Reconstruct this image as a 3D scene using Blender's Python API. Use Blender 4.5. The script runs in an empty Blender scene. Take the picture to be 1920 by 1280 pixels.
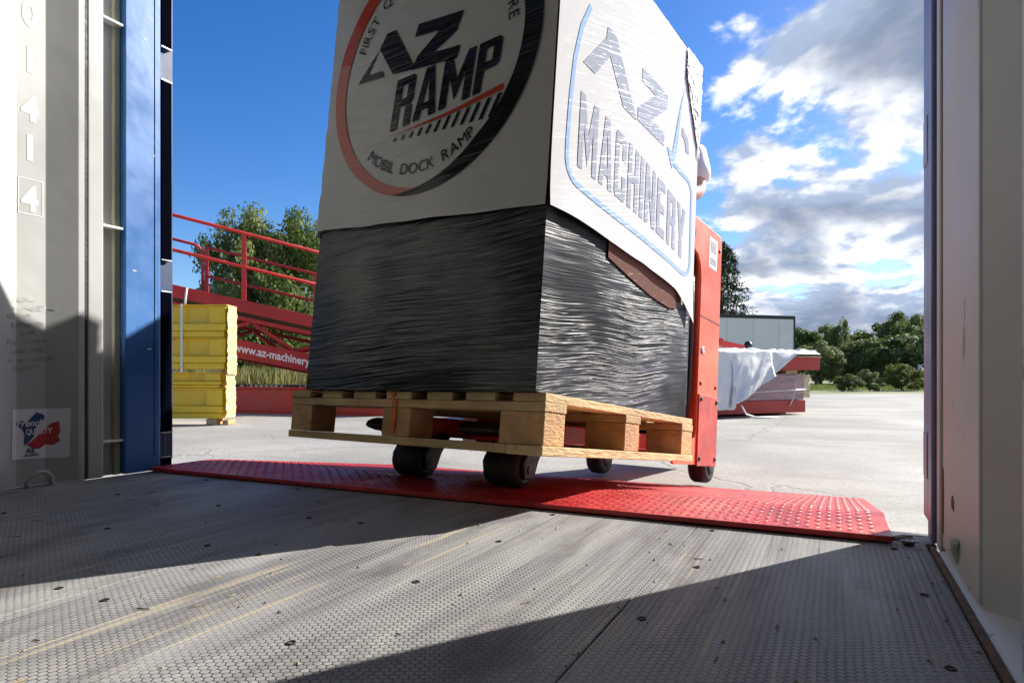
import bpy, bmesh, math, random
from math import sin, cos, pi, radians, sqrt, atan2
from mathutils import Vector, Matrix, noise
random.seed(7)
S = bpy.context.scene
COL = S.collection

# ------------------------------------------------------------------ camera
TH = radians(26.2)
cam_d = bpy.data.cameras.new('camera')
cam = bpy.data.objects.new('camera', cam_d); COL.objects.link(cam)
cam.location = (0, 0, .334); cam.rotation_euler = (pi/2, 0, TH)
cam_d.sensor_width = 36; cam_d.lens = 36*1228/1920
cam_d.shift_y = (706-640)/1920
cam_d.clip_start = .02; cam_d.clip_end = 5000
S.camera = cam

# ------------------------------------------------------------------ light
SUN_AZ = radians(32.2); SUN_EL = radians(30.5)
def node(nt, kind, **kw):
    n = nt.nodes.new(kind)
    for k, v in kw.items():
        if k == 'inp':
            for i, val in v.items(): n.inputs[i].default_value = val
        else: setattr(n, k, v)
    return n
def link(nt, a, b): nt.links.new(a, b)
def mathn(nt, op, a, b=None, c=None, clamp=False):
    n = nt.nodes.new('ShaderNodeMath'); n.operation = op; n.use_clamp = clamp
    for i, v in enumerate((a, b, c)):
        if v is None: continue
        if isinstance(v, (int, float)): n.inputs[i].default_value = v
        else: nt.links.new(v, n.inputs[i])
    return n.outputs[0]
def vmath(nt, op, a, b=None, c=None, out=0):
    n = nt.nodes.new('ShaderNodeVectorMath'); n.operation = op
    for i, v in enumerate((a, b, c)):
        if v is None: continue
        if isinstance(v, (tuple, list)): n.inputs[i].default_value = v
        else: nt.links.new(v, n.inputs[i])
    return n.outputs[out]
def maprange(nt, v, a, b, c=0., d=1., smooth=True):
    n = nt.nodes.new('ShaderNodeMapRange'); n.interpolation_type = 'SMOOTHSTEP' if smooth else 'LINEAR'
    nt.links.new(v, n.inputs[0])
    for i, x in zip((1, 2, 3, 4), (a, b, c, d)): n.inputs[i].default_value = x
    return n.outputs[0]
def mixc(nt, f, a, b, blend='MIX'):
    n = nt.nodes.new('ShaderNodeMix'); n.data_type = 'RGBA'; n.blend_type = blend
    for i, v in ((0, f), (6, a), (7, b)):
        if isinstance(v, (int, float)): n.inputs[i].default_value = v
        elif isinstance(v, (tuple, list)): n.inputs[i].default_value = (*v[:3], 1)
        else: nt.links.new(v, n.inputs[i])
    return n.outputs[2]
def noise_n(nt, vec, scale, detail=4, rough=.55, dist=0, out=0):
    n = nt.nodes.new('ShaderNodeTexNoise'); nt.links.new(vec, n.inputs['Vector'])
    n.inputs['Scale'].default_value = scale; n.inputs['Detail'].default_value = detail
    n.inputs['Roughness'].default_value = rough; n.inputs['Distortion'].default_value = dist
    return n.outputs[out]

W = bpy.data.worlds.new('World'); S.world = W; W.use_nodes = True
nt = W.node_tree; nt.nodes.clear()
out = nt.nodes.new('ShaderNodeOutputWorld'); bg = nt.nodes.new('ShaderNodeBackground')
sky = node(nt, 'ShaderNodeTexSky', sky_type='NISHITA', sun_disc=False, sun_elevation=SUN_EL, sun_rotation=SUN_AZ,
           altitude=400, air_density=1.0, dust_density=.6, ozone_density=3.0)
hs = node(nt, 'ShaderNodeHueSaturation', inp={'Hue': .512, 'Saturation': 1.35, 'Value': 1.0})
link(nt, sky.outputs[0], hs.inputs['Color'])
tc = nt.nodes.new('ShaderNodeTexCoord'); d = tc.outputs['Generated']
sx = nt.nodes.new('ShaderNodeSeparateXYZ'); link(nt, d, sx.inputs[0])
zz = mathn(nt, 'ADD', mathn(nt, 'MAXIMUM', sx.outputs[2], 0.0), .30)
cb = nt.nodes.new('ShaderNodeCombineXYZ')
link(nt, mathn(nt, 'DIVIDE', sx.outputs[0], zz), cb.inputs[0]); link(nt, mathn(nt, 'DIVIDE', sx.outputs[1], zz), cb.inputs[1])
pl = vmath(nt, 'ADD', cb.outputs[0], (3.1, 1.7, 0))
n1 = noise_n(nt, pl, 2.15, 9, .57, .2)
sunoff = (.05*sin(SUN_AZ), .05*cos(SUN_AZ), .02)
n2 = noise_n(nt, vmath(nt, 'ADD', pl, sunoff), 2.15, 5, .52, .2)
bank = vmath(nt, 'DOT_PRODUCT', d, (.80, .50, .10), out=1)
bias = maprange(nt, bank, .16, .44, -.34, .080)
dens = mathn(nt, 'ADD', n1, bias)
cov = maprange(nt, dens, .47, .54)
thick = maprange(nt, dens, .545, .70)
lit = maprange(nt, mathn(nt, 'SUBTRACT', n1, n2), -.05, .055)
ccol = mixc(nt, lit, (2.6, 3.2, 4.4), (7.8, 7.9, 8.1))
ccol = mixc(nt, mathn(nt, 'MULTIPLY', thick, .85), ccol, (1.25, 1.6, 2.35))
sky_c = mixc(nt, cov, hs.outputs[0], ccol)
bg.inputs['Strength'].default_value = .082
link(nt, sky_c, bg.inputs['Color']); link(nt, bg.outputs[0], out.inputs[0])

sl = bpy.data.lights.new('sun', 'SUN'); sl.energy = 5.0; sl.angle = radians(.53); sl.color = (1, .955, .88)
so = bpy.data.objects.new('sun', sl); COL.objects.link(so)
sdir = Vector((sin(SUN_AZ)*cos(SUN_EL), cos(SUN_AZ)*cos(SUN_EL), sin(SUN_EL)))
so.rotation_euler = sdir.to_track_quat('Z', 'Y').to_euler(); so.location = sdir*30
S.view_settings.view_transform = 'Standard'; S.view_settings.look = 'None'
S.view_settings.exposure = 1.12; S.view_settings.gamma = 1
S.render.engine = 'CYCLES'
S.cycles.max_bounces = 6; S.cycles.diffuse_bounces = 4; S.cycles.glossy_bounces = 3; S.cycles.use_denoising = True
S.cycles.use_adaptive_sampling = True; S.cycles.adaptive_threshold = .02
W.cycles.sampling_method = 'MANUAL'; W.cycles.sample_map_resolution = 512
S.cycles.sample_clamp_indirect = 6

# ------------------------------------------------------------------ materials
MATS = {}
def mat(name, col, rough=.5, metal=0, var=.12, vscale=6, bump=0, bscale=60, stretch=(1, 1, 1), coat=0, spec=.5,
        col2=None, c2lo=.55, c2hi=.7, c2scale=3, c2stretch=(1, 1, 1), rvar=.1, trans=0, coord='Object', coat_rough=.1):
    if name in MATS: return MATS[name]
    m = bpy.data.materials.new(name); m.use_nodes = True; nt = m.node_tree
    b = nt.nodes['Principled BSDF']
    tc = nt.nodes.new('ShaderNodeTexCoord'); v = tc.outputs[coord]
    n = noise_n(nt, v, vscale, 3, .6)
    dark = tuple(c*(1-var*1.6) for c in col); lite = tuple(min(1, c*(1+var)) for c in col)
    c = mixc(nt, maprange(nt, n, .25, .75), dark, lite)
    if col2:
        vv = vmath(nt, 'MULTIPLY', v, c2stretch)
        k = maprange(nt, noise_n(nt, vv, c2scale, 4, .65), c2lo, c2hi)
        c = mixc(nt, k, c, col2)
    if 'wood' in name:
        oi = nt.nodes.new('ShaderNodeObjectInfo')
        c = mixc(nt, maprange(nt, oi.outputs['Random'], 0, 1, 0, .38, False), c, tuple(x*.55 for x in col))
    link(nt, c, b.inputs['Base Color'])
    b.inputs['Metallic'].default_value = metal
    b.inputs['Specular IOR Level'].default_value = spec
    r = maprange(nt, n, .3, .7, max(.02, rough-rvar), min(1, rough+rvar))
    link(nt, r, b.inputs['Roughness'])
    if coat: b.inputs['Coat Weight'].default_value = coat; b.inputs['Coat Roughness'].default_value = coat_rough
    if bump:
        vv = vmath(nt, 'MULTIPLY', v, stretch)
        bn = nt.nodes.new('ShaderNodeBump'); bn.inputs['Strength'].default_value = bump; bn.inputs['Distance'].default_value = .01
        link(nt, noise_n(nt, vv, bscale, 2, .6), bn.inputs['Height']); link(nt, bn.outputs[0], b.inputs['Normal'])
    MATS[name] = m
    return m

def film_mat(name, col, base_rough=.6, fine=1.0, coat=1.0, skew=.06, black=False, coat_rough=.08, rough=.2, spec=.5, painted_sheen=None, fs=1.0):
    """plastic sheet under wrinkled stretch film: long wrinkles running round the load"""
    m = bpy.data.materials.new(name); m.use_nodes = True; nt = m.node_tree
    b = nt.nodes['Principled BSDF']
    tc = nt.nodes.new('ShaderNodeTexCoord'); v = tc.outputs['Object']
    sp = nt.nodes.new('ShaderNodeSeparateXYZ'); link(nt, v, sp.inputs[0])
    u = mathn(nt, 'ADD', sp.outputs[0], sp.outputs[1])
    wob = mathn(nt, 'MULTIPLY', mathn(nt, 'SUBTRACT', noise_n(nt, v, 1.5, 1, .5), .5), .11)
    w = mathn(nt, 'ADD', mathn(nt, 'ADD', sp.outputs[2], mathn(nt, 'MULTIPLY', u, skew)), wob)
    cbn = nt.nodes.new('ShaderNodeCombineXYZ')
    link(nt, u, cbn.inputs[0]); link(nt, w, cbn.inputs[1])
    def creases(su, sw):
        n_ = noise_n(nt, vmath(nt, 'MULTIPLY', cbn.outputs[0], (su, sw, 1)), 1, 2, .5)
        r_ = mathn(nt, 'SUBTRACT', 1, mathn(nt, 'ABSOLUTE', mathn(nt, 'MULTIPLY', mathn(nt, 'SUBTRACT', n_, .5), 6)), clamp=True)
        return mathn(nt, 'POWER', r_, 3.2)
    k1, k2 = creases(1.5*fs**.5, 62*fs), creases(2.6*fs**.5, 150*fs)
    h = mathn(nt, 'ADD', mathn(nt, 'MULTIPLY', k1, .9), mathn(nt, 'MULTIPLY', k2, .5))
    patch = maprange(nt, noise_n(nt, v, 3.1, 1, .5), .3, .62, .25, 1)
    bn = nt.nodes.new('ShaderNodeBump'); bn.inputs['Distance'].default_value = .0028*fine/fs**.5
    link(nt, mathn(nt, 'MULTIPLY', patch, 1.0), bn.inputs['Strength']); link(nt, h, bn.inputs['Height'])
    b.inputs['Base Color'].default_value = (*col, 1)
    if painted_sheen:    # reflection streaks along the creases, painted into the base colour
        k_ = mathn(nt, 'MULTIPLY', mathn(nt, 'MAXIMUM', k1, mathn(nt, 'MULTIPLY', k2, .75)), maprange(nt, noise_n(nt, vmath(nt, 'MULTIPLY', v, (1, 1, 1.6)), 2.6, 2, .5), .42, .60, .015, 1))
        link(nt, mixc(nt, k_, col, painted_sheen), b.inputs['Base Color'])
    b.inputs['Roughness'].default_value = base_rough; b.inputs['Specular IOR Level'].default_value = .0
    if black:
        b.inputs['Roughness'].default_value = .22
        link(nt, bn.outputs[0], b.inputs['Normal'])
        b.inputs['Specular IOR Level'].default_value = spec; b.inputs['Roughness'].default_value = rough
    b.inputs['Coat Weight'].default_value = coat; b.inputs['Coat Roughness'].default_value = coat_rough
    b.inputs['Coat IOR'].default_value = 1.5
    link(nt, bn.outputs[0], b.inputs['Coat Normal'])
    return m

M_wallw = mat('container_paint_white', (.44, .445, .432), .42, var=.05, vscale=2.5, bump=.12, bscale=9, col2=(.30, .27, .22), c2lo=.66, c2hi=.80, c2scale=7, c2stretch=(1, 1, .35))
M_wallr = mat('container_paint_aged', (.53, .53, .49), .5, var=.09, vscale=2, bump=.2, bscale=8, col2=(.22, .13, .09), c2lo=.66, c2hi=.71, c2scale=14, c2stretch=(1, 1, .4))
M_blue = mat('container_paint_blue', (.034, .15, .42), .38, var=.12, vscale=4, bump=.1, bscale=12, col2=(.20, .32, .52), c2lo=.68, c2hi=.78, c2scale=16, c2stretch=(1, 1, .3))
M_dblue = mat('door_blue', (.010, .030, .10), .45, var=.15, vscale=4, bump=.1, bscale=15)
M_lilac = mat('post_blue_faded', (.16, .19, .36), .35, var=.15, vscale=3, bump=.1, bscale=9, col2=(.30, .20, .18), c2lo=.70, c2hi=.76, c2scale=9)
M_rubber = mat('rubber_gasket', (.02, .02, .02), .6, bump=.2)
M_number = mat('white_stencil_paint', (.80, .80, .79), .45, var=.03)
M_rust = mat('rust', (.16, .065, .035), .9, var=.3, vscale=40, bump=.5, bscale=90)
M_brown = mat('floor_edge_wood', (.15, .10, .065), .85, var=.35, vscale=30, bump=.5, bscale=50)
M_steel = mat('galvanised_steel', (.55, .56, .58), .38, 1, var=.2, vscale=20)
M_darksteel = mat('dark_steel', (.05, .05, .055), .5, .6, var=.25, vscale=20, bump=.2, bscale=60)
M_red = mat('red_gloss_paint', (.78, .10, .035), .34, var=.10, vscale=6, bump=.06, bscale=14, coat=.3, col2=(.50, .14, .09), c2lo=.68, c2hi=.8, c2scale=9)
M_redp = mat('plate_red_paint', (.44, .022, .022), .42, var=.18, vscale=7, bump=.15, bscale=120, col2=(.66, .10, .07), c2lo=.52, c2hi=.72, c2scale=5)
M_redworn = mat('tread_top_worn', (.46, .027, .026), .5, var=.2, vscale=10, col2=(.62, .30, .27), c2lo=.66, c2hi=.82, c2scale=6)
M_redd = mat('ramp_dark_red', (.42, .026, .022), .42, var=.12, vscale=3, bump=.08, bscale=12)
M_black = mat('black_plastic', (.012, .012, .013), .5, var=.2, vscale=20, bump=.2, bscale=70)
M_tyre = mat('black_polyurethane', (.018, .017, .017), .62, var=.35, vscale=25, bump=.3, bscale=60)
M_wood = mat('pallet_wood', (.64, .45, .22), .78, var=.22, vscale=5, bump=.45, bscale=26, stretch=(5, .8, 5), col2=(.28, .17, .08), c2lo=.56, c2hi=.78, c2scale=5, c2stretch=(7, .6, 7))
M_woodx = mat('pallet_wood_cross', (.58, .40, .19), .78, var=.22, vscale=5, bump=.45, bscale=26, stretch=(.8, 5, 5), col2=(.27, .165, .08), c2lo=.56, c2hi=.78, c2scale=5, c2stretch=(.6, 7, 7))
M_woodb = mat('pallet_wood_block', (.56, .33, .145), .8, var=.2, vscale=12, bump=.4, bscale=60, stretch=(1, 1, 3), col2=(.36, .19, .08), c2lo=.5, c2hi=.75, c2scale=14, c2stretch=(1, 1, 5))
M_orange = mat('orange_spray_mark', (.75, .17, .02), .7, var=.3, vscale=30)
M_yellow = mat('yellow_steel_paint', (.84, .53, .008), .4, var=.08, vscale=4, bump=.06, bscale=14)
M_strap = mat('white_strap', (.8, .8, .77), .4)
M_tarp = mat('white_tarpaulin', (.74, .735, .70), .55, var=.06, vscale=4, bump=.25, bscale=14)
M_fray = mat('crumpled_clear_film', (.60, .50, .26), .25, var=.15, vscale=30, bump=.6, bscale=50, coat=.6)
M_trailer = mat('trailer_side_grey', (.84, .81, .77), .5, var=.04, vscale=1)
M_dark = mat('dark_trim', (.02, .022, .025), .5)
M_skin = mat('skin', (.60, .36, .26), .5, var=.06, vscale=20)
M_shirt = mat('white_cotton', (.78, .78, .82), .85, var=.04, bump=.5, bscale=18)
M_trouser = mat('dark_trousers', (.03, .035, .05), .85)
M_hair = mat('dark_hair', (.03, .02, .015), .6, bump=.6, bscale=80)
M_bark = mat('tree_bark', (.10, .075, .05), .9, var=.3, vscale=14, bump=.6, bscale=30)

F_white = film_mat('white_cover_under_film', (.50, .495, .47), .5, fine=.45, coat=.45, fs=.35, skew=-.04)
F_whites = film_mat('white_cover_side_under_film', (.60, .61, .63), .5, fine=.9, coat=.014, fs=.5, skew=-.35, coat_rough=.14)  # same cover as the front, base colour lightened for the glare here
F_ink = film_mat('black_print_under_film', (.010, .010, .013), .5, fine=.45, coat=.45, fs=.35, skew=-.04)
F_inkr = film_mat('red_print_under_film', (.44, .05, .03), .5, fine=.45, coat=.45, fs=.35, skew=-.04)
F_inkrp = film_mat('pale_red_print_under_film', (.52, .17, .13), .5, fine=.45, coat=.45, fs=.35, skew=-.04)
F_sink = film_mat('grey_print_with_painted_glare', (.36, .39, .47), .5, fine=.9, coat=.014, fs=.5, skew=-.35, coat_rough=.14)  # dark lettering lightened in its base colour to imitate glare on the film
F_sblue = film_mat('blue_print_with_painted_glare', (.33, .47, .74), .5, fine=.9, coat=.014, fs=.5, skew=-.35, coat_rough=.14)  # blue print paled the same way, film glare put into the colour
F_black = film_mat('black_stretch_film', (.006, .006, .007), .3, fine=.40, coat=.0, rough=.12, spec=.35, painted_sheen=(.075, .075, .073), black=True, skew=-.05)
F_blacks = film_mat('black_stretch_film_side', (.010, .011, .015), .3, fine=.45, coat=.0, rough=.36, spec=.08, painted_sheen=(.115, .125, .155), black=True, skew=-.16)  # same film; sun and sky reflections painted in as lighter bluish streaks
F_board = film_mat('red_brown_board_under_film', (.17, .10, .085), .6, fine=.8, coat=.004, skew=-.3)

def floor_mat():
    m = bpy.data.materials.new('container_floor_mesh_ply'); m.use_nodes = True; nt = m.node_tree
    b = nt.nodes['Principled BSDF']
    g = nt.nodes.new('ShaderNodeTexCoord'); v = g.outputs['Object']
    # hexagonal anti-slip mesh
    p = vmath(nt, 'MULTIPLY', v, (1/.0115, 1/.0105, 0))
    p = vmath(nt, 'ADD', p, vmath(nt, 'MULTIPLY', noise_n(nt, v, 9, 2, .5, out=1), (.5, .5, 0)))
    def wrap(vec):
        n = nt.nodes.new('ShaderNodeVectorMath'); n.operation = 'WRAP'; link(nt, vec, n.inputs[0])
        n.inputs[1].default_value = (.866, .5, 1); n.inputs[2].default_value = (-.866, -.5, -1); return n.outputs[0]
    a = wrap(p); c = wrap(vmath(nt, 'SUBTRACT', p, (.866, .5, 0)))
    da = vmath(nt, 'DOT_PRODUCT', a, a, out=1); db = vmath(nt, 'DOT_PRODUCT', c, c, out=1)
    r2 = mathn(nt, 'MINIMUM', da, db)
    r = mathn(nt, 'SQRT', r2)
    groove = maprange(nt, r, .38, .53)          # 1 in the gaps between the rounded cells
    st = vmath(nt, 'MULTIPLY', v, (9, .7, 1))
    ns = noise_n(nt, st, 2.2, 4, .62)
    worn = maprange(nt, noise_n(nt, vmath(nt, 'MULTIPLY', v, (3, .8, 1)), 1.6, 3, .6), .40, .66)
    gam = mathn(nt, 'MULTIPLY', groove, mathn(nt, 'SUBTRACT', 1, mathn(nt, 'MULTIPLY', worn, .72)))
    big = maprange(nt, noise_n(nt, vmath(nt, 'MULTIPLY', v, (1.6, .6, 1)), 2, 3, .6), .33, .68)
    base = mixc(nt, maprange(nt, ns, .3, .7), (.165, .165, .17), (.31, .307, .303))
    base = mixc(nt, mathn(nt, 'MULTIPLY', big, .6), base, (.43, .42, .40))
    fine = noise_n(nt, v, 160, 2, .7)
    base = mixc(nt, maprange(nt, fine, .35, .7, 0, .35), base, (.14, .135, .135))
    base = mixc(nt, mathn(nt, 'MULTIPLY', gam, .85), base, (.042, .042, .05))
    # tan scratches dragged along the length of the floor
    sc = noise_n(nt, vmath(nt, 'MULTIPLY', v, (42, .55, 1)), 1.0, 2, .5, .6)
    scm = mathn(nt, 'MULTIPLY', maprange(nt, sc, .62, .68), maprange(nt, noise_n(nt, v, 2.3, 3, .5), .38, .58))
    base = mixc(nt, mathn(nt, 'MULTIPLY', scm, .6), base, (.48, .40, .27))
    sc2 = noise_n(nt, vmath(nt, 'MULTIPLY', v, (90, 1.2, 1)), 1.0, 2, .5, .4)
    base = mixc(nt, maprange(nt, sc2, .62, .74, 0, .6), base, (.07, .068, .07))
    stain = maprange(nt, noise_n(nt, vmath(nt, 'MULTIPLY', v, (2.2, .9, 1)), 2.7, 5, .65), .48, .70, 0, .75)
    base = mixc(nt, stain, base, (.105, .10, .10))
    mudd = maprange(nt, noise_n(nt, vmath(nt, 'MULTIPLY', v, (4, .5, 1)), 1.9, 5, .7), .58, .72, 0, .5)
    base = mixc(nt, mudd, base, (.38, .345, .28))
    link(nt, base, b.inputs['Base Color'])
    link(nt, maprange(nt, ns, .3, .7, .40, .62), b.inputs['Roughness'])
    b.inputs['Specular IOR Level'].default_value = .16
    bn = nt.nodes.new('ShaderNodeBump'); bn.inputs['Strength'].default_value = .55; bn.inputs['Distance'].default_value = .0016
    h = mathn(nt, 'ADD', mathn(nt, 'MULTIPLY', gam, -1), mathn(nt, 'MULTIPLY', fine, .5))
    link(nt, h, bn.inputs['Height']); link(nt, bn.outputs[0], b.inputs['Normal'])
    return m
M_floor = floor_mat()

def concrete_mat():
    m = bpy.data.materials.new('yard_concrete'); m.use_nodes = True; nt = m.node_tree
    b = nt.nodes['Principled BSDF']
    v = nt.nodes.new('ShaderNodeTexCoord').outputs['Object']
    c = mixc(nt, maprange(nt, noise_n(nt, v, .7, 5, .62), .3, .7), (.245, .235, .215), (.385, .372, .34))
    c = mixc(nt, maprange(nt, noise_n(nt, vmath(nt, 'MULTIPLY', v, (.25, 1, 1)), 1.3, 4, .65), .48, .66, 0, .7), c, (.22, .208, .188))
    c = mixc(nt, maprange(nt, noise_n(nt, v, 60, 3, .7), .45, .7, 0, .55), c, (.17, .16, .14))
    def cracks(scale, lo, hi, dist):
        vo = nt.nodes.new('ShaderNodeTexVoronoi'); vo.feature = 'DISTANCE_TO_EDGE'; vo.inputs['Scale'].default_value = scale
        w = vmath(nt, 'ADD', v, vmath(nt, 'MULTIPLY', noise_n(nt, v, 2.2, 4, .65, out=1), (dist, dist, 0)))
        link(nt, w, vo.inputs['Vector']); return maprange(nt, vo.outputs['Distance'], lo, hi, 1, 0)
    k = mathn(nt, 'MAXIMUM', cracks(.30, .002, .009, .5), mathn(nt, 'MULTIPLY', cracks(1.1, .002, .012, .4), maprange(nt, noise_n(nt, v, .6, 3, .5), .5, .6)))
    c = mixc(nt, mathn(nt, 'MULTIPLY', k, .42), c, (.18, .165, .145))
    link(nt, c, b.inputs['Base Color']); b.inputs['Roughness'].default_value = .85
    bn = nt.nodes.new('ShaderNodeBump'); bn.inputs['Strength'].default_value = .5; bn.inputs['Distance'].default_value = .006
    link(nt, mathn(nt, 'SUBTRACT', noise_n(nt, v, 45, 3, .7), k), bn.inputs['Height']); link(nt, bn.outputs[0], b.inputs['Normal'])
    return m
M_conc = concrete_mat()
M_soil = mat('meadow_ground', (.13, .16, .05), .95, var=.3, vscale=1.2, bump=.8, bscale=6, col2=(.24, .21, .10), c2lo=.45, c2hi=.65, c2scale=.5)
def leaf_mat(name, c1, c2, tr=.35):
    m = bpy.data.materials.new(name); m.use_nodes = True; nt = m.node_tree
    b = nt.nodes['Principled BSDF']; o = nt.nodes['Material Output']
    tc = nt.nodes.new('ShaderNodeTexCoord'); oi = nt.nodes.new('ShaderNodeObjectInfo')
    n = noise_n(nt, tc.outputs['Object'], 1.4, 2, .7)
    f = mathn(nt, 'ADD', n, mathn(nt, 'MULTIPLY', mathn(nt, 'SUBTRACT', oi.outputs['Random'], .5), .3))
    c = mixc(nt, maprange(nt, f, .35, .68), c1, c2)
    link(nt, c, b.inputs['Base Color']); b.inputs['Roughness'].default_value = .6; b.inputs['Specular IOR Level'].default_value = .15
    t = nt.nodes.new('ShaderNodeBsdfTranslucent'); link(nt, mixc(nt, .5, c, (.16, .2, .03)), t.inputs[0])
    mx = nt.nodes.new('ShaderNodeMixShader'); mx.inputs[0].default_value = tr
    link(nt, b.outputs[0], mx.inputs[1]); link(nt, t.outputs[0], mx.inputs[2]); link(nt, mx.outputs[0], o.inputs[0])
    return m
L_mid = leaf_mat('leaves_mid_green', (.105, .155, .042), (.24, .28, .10))
L_dark = leaf_mat('leaves_dark_green', (.085, .13, .042), (.20, .25, .09), .3)
L_olive = leaf_mat('leaves_olive', (.12, .155, .05), (.25, .27, .12))
L_bright = leaf_mat('leaves_bright_green', (.08, .125, .022), (.17, .21, .045), .4)
L_pine = leaf_mat('pine_needles', (.018, .035, .018), (.05, .075, .035), .1)
L_grass = leaf_mat('dry_tall_grass', (.12, .14, .04), (.30, .27, .13), .4)
L_lawn = leaf_mat('short_verge_grass', (.07, .11, .03), (.15, .18, .06), .4)
L_hill = mat('far_forest', (.055, .085, .075), .95, var=.45, vscale=.08, bump=1, bscale=.12)

# ------------------------------------------------------------------ mesh helpers
class MB:
    def __init__(s): s.v = []; s.f = []; s.sm = []
    def add(s, vs, fs, smooth=False):
        o = len(s.v); s.v += [tuple(x) for x in vs]
        for f in fs: s.f.append(tuple(i+o for i in f)); s.sm.append(smooth)
        return s
    def box(s, x0, x1, y0, y1, z0, z1):
        return s.add([(x0,y0,z0),(x1,y0,z0),(x1,y1,z0),(x0,y1,z0),(x0,y0,z1),(x1,y0,z1),(x1,y1,z1),(x0,y1,z1)],
              [(3,2,1,0),(4,5,6,7),(0,1,5,4),(1,2,6,5),(2,3,7,6),(3,0,4,7)])
    def prism(s, poly, axis, lo, hi):
        """poly: 2D points; axis: extruded axis index"""
        n = len(poly)
        def P(a, b, w):
            if axis == 0: return (w, a, b)
            if axis == 1: return (a, w, b)
            return (a, b, w)
        vs = [P(a, b, lo) for a, b in poly] + [P(a, b, hi) for a, b in poly]
        fs = [tuple(range(n))[::-1], tuple(range(n, 2*n))] + [(i, (i+1) % n, n+(i+1) % n, n+i) for i in range(n)]
        return s.add(vs, fs)
    def tube(s, path, r, n=10, cap=True, smooth=True):
        path = [Vector(p) for p in path]; rings = []
        rr = r if isinstance(r, (list, tuple)) else [r]*len(path)
        up = Vector((0, 0, 1))
        prev = None
        for i, p in enumerate(path):
            t = (path[min(i+1, len(path)-1)] - path[max(i-1, 0)]).normalized()
            if prev is None:
                a = t.cross(up)
                if a.length < .01: a = t.cross(Vector((1, 0, 0)))
            else: a = prev - t*prev.dot(t)
            a.normalize(); prev = a; b = t.cross(a)
            rings.append([p + (a*cos(2*pi*k/n) + b*sin(2*pi*k/n))*rr[i] for k in range(n)])
        o = len(s.v)
        for ring in rings: s.v += [tuple(q) for q in ring]
        for i in range(len(rings)-1):
            for k in range(n):
                s.f.append((o+i*n+k, o+i*n+(k+1) % n, o+(i+1)*n+(k+1) % n, o+(i+1)*n+k)); s.sm.append(smooth)
        if cap:
            s.f.append(tuple(o+k for k in range(n))[::-1]); s.sm.append(False)
            e = o+(len(rings)-1)*n; s.f.append(tuple(e+k for k in range(n))); s.sm.append(False)
        return s
    def lathe(s, prof, c, axis=0, n=24, smooth=True):
        """prof: (along, radius) list revolved round an axis through c"""
        o = len(s.v)
        for a, r in prof:
            for k in range(n):
                q = 2*pi*k/n; u, w = r*cos(q), r*sin(q)
                d = {0: (a, u, w), 1: (u, a, w), 2: (u, w, a)}[axis]
                s.v.append((c[0]+d[0], c[1]+d[1], c[2]+d[2]))
        for i in range(len(prof)-1):
            for k in range(n):
                s.f.append((o+i*n+k, o+(i+1)*n+k, o+(i+1)*n+(k+1) % n, o+i*n+(k+1) % n)); s.sm.append(smooth)
        s.f.append(tuple(o+k for k in range(n))); s.sm.append(False)
        e = o+(len(prof)-1)*n; s.f.append(tuple(e+k for k in range(n))[::-1]); s.sm.append(False)
        return s
    def grid(s, fn, nu, nv, smooth=True):
        o = len(s.v)
        for i in range(nu+1):
            for j in range(nv+1): s.v.append(tuple(fn(i/nu, j/nv)))
        for i in range(nu):
            for j in range(nv):
                a = o+i*(nv+1)+j; s.f.append((a, a+nv+1, a+nv+2, a+1)); s.sm.append(smooth)
        return s
    def mesh(s, name, material):
        me = bpy.data.meshes.new(name); me.from_pydata(s.v, [], s.f); me.update()
        me.polygons.foreach_set('use_smooth', s.sm)
        if material: me.materials.append(material)
        bm = bmesh.new(); bm.from_mesh(me); bmesh.ops.recalc_face_normals(bm, faces=bm.faces); bm.to_mesh(me); bm.free()
        return me
    def build(s, name, material, parent=None, bevel=0, label=None):
        o = bpy.data.objects.new(name, s.mesh(name, material)); COL.objects.link(o)
        if parent: o.parent = parent
        if bevel:
            md = o.modifiers.new('bevel', 'BEVEL'); md.width = bevel; md.segments = 2; md.limit_method = 'ANGLE'; md.angle_limit = radians(40)
        if label: o['label'] = label
        return o
def tag(o, label=None, cat=None, group=None, kind=None):
    for k, v in (('label', label), ('category', cat), ('group', group), ('kind', kind)):
        if v: o[k] = v
    return o
def empty(name, loc=(0, 0, 0), rz=0, mtx=None):
    o = bpy.data.objects.new(name, None); COL.objects.link(o); o.empty_display_size = .1
    if mtx is not None: o.matrix_world = mtx
    else: o.location = loc; o.rotation_euler = (0, 0, rz)
    return o
def mesh_obj(name, me, parent=None):
    o = bpy.data.objects.new(name, me); COL.objects.link(o)
    if parent: o.parent = parent
    return o
def ground_at(u, depth):
    """point of the yard at this distance along the view and this sideways pixel"""
    X = (u-960)/1228*depth
    return Vector((X*cos(TH)-depth*sin(TH), X*sin(TH)+depth*cos(TH), -.16))
def text_mesh(body, size, bold=0, xs=1, shear=0, spacing=1, align='LEFT', thick=.00015, name='lettering', res=3):
    cu = bpy.data.curves.new('t', 'FONT'); cu.body = body; cu.size = size; cu.offset = bold; cu.extrude = thick
    cu.space_character = spacing; cu.align_x = align; cu.resolution_u = res; cu.shear = shear
    o = bpy.data.objects.new('t', cu); COL.objects.link(o)
    dg = bpy.context.evaluated_depsgraph_get(); dg.update()
    me = bpy.data.meshes.new_from_object(o.evaluated_get(dg))
    vs = [(v.co.x*xs, v.co.y, v.co.z) for v in me.vertices]; fs = [tuple(p.vertices) for p in me.polygons]
    bpy.data.objects.remove(o); bpy.data.curves.remove(cu); bpy.data.meshes.remove(me)
    return vs, fs

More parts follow.
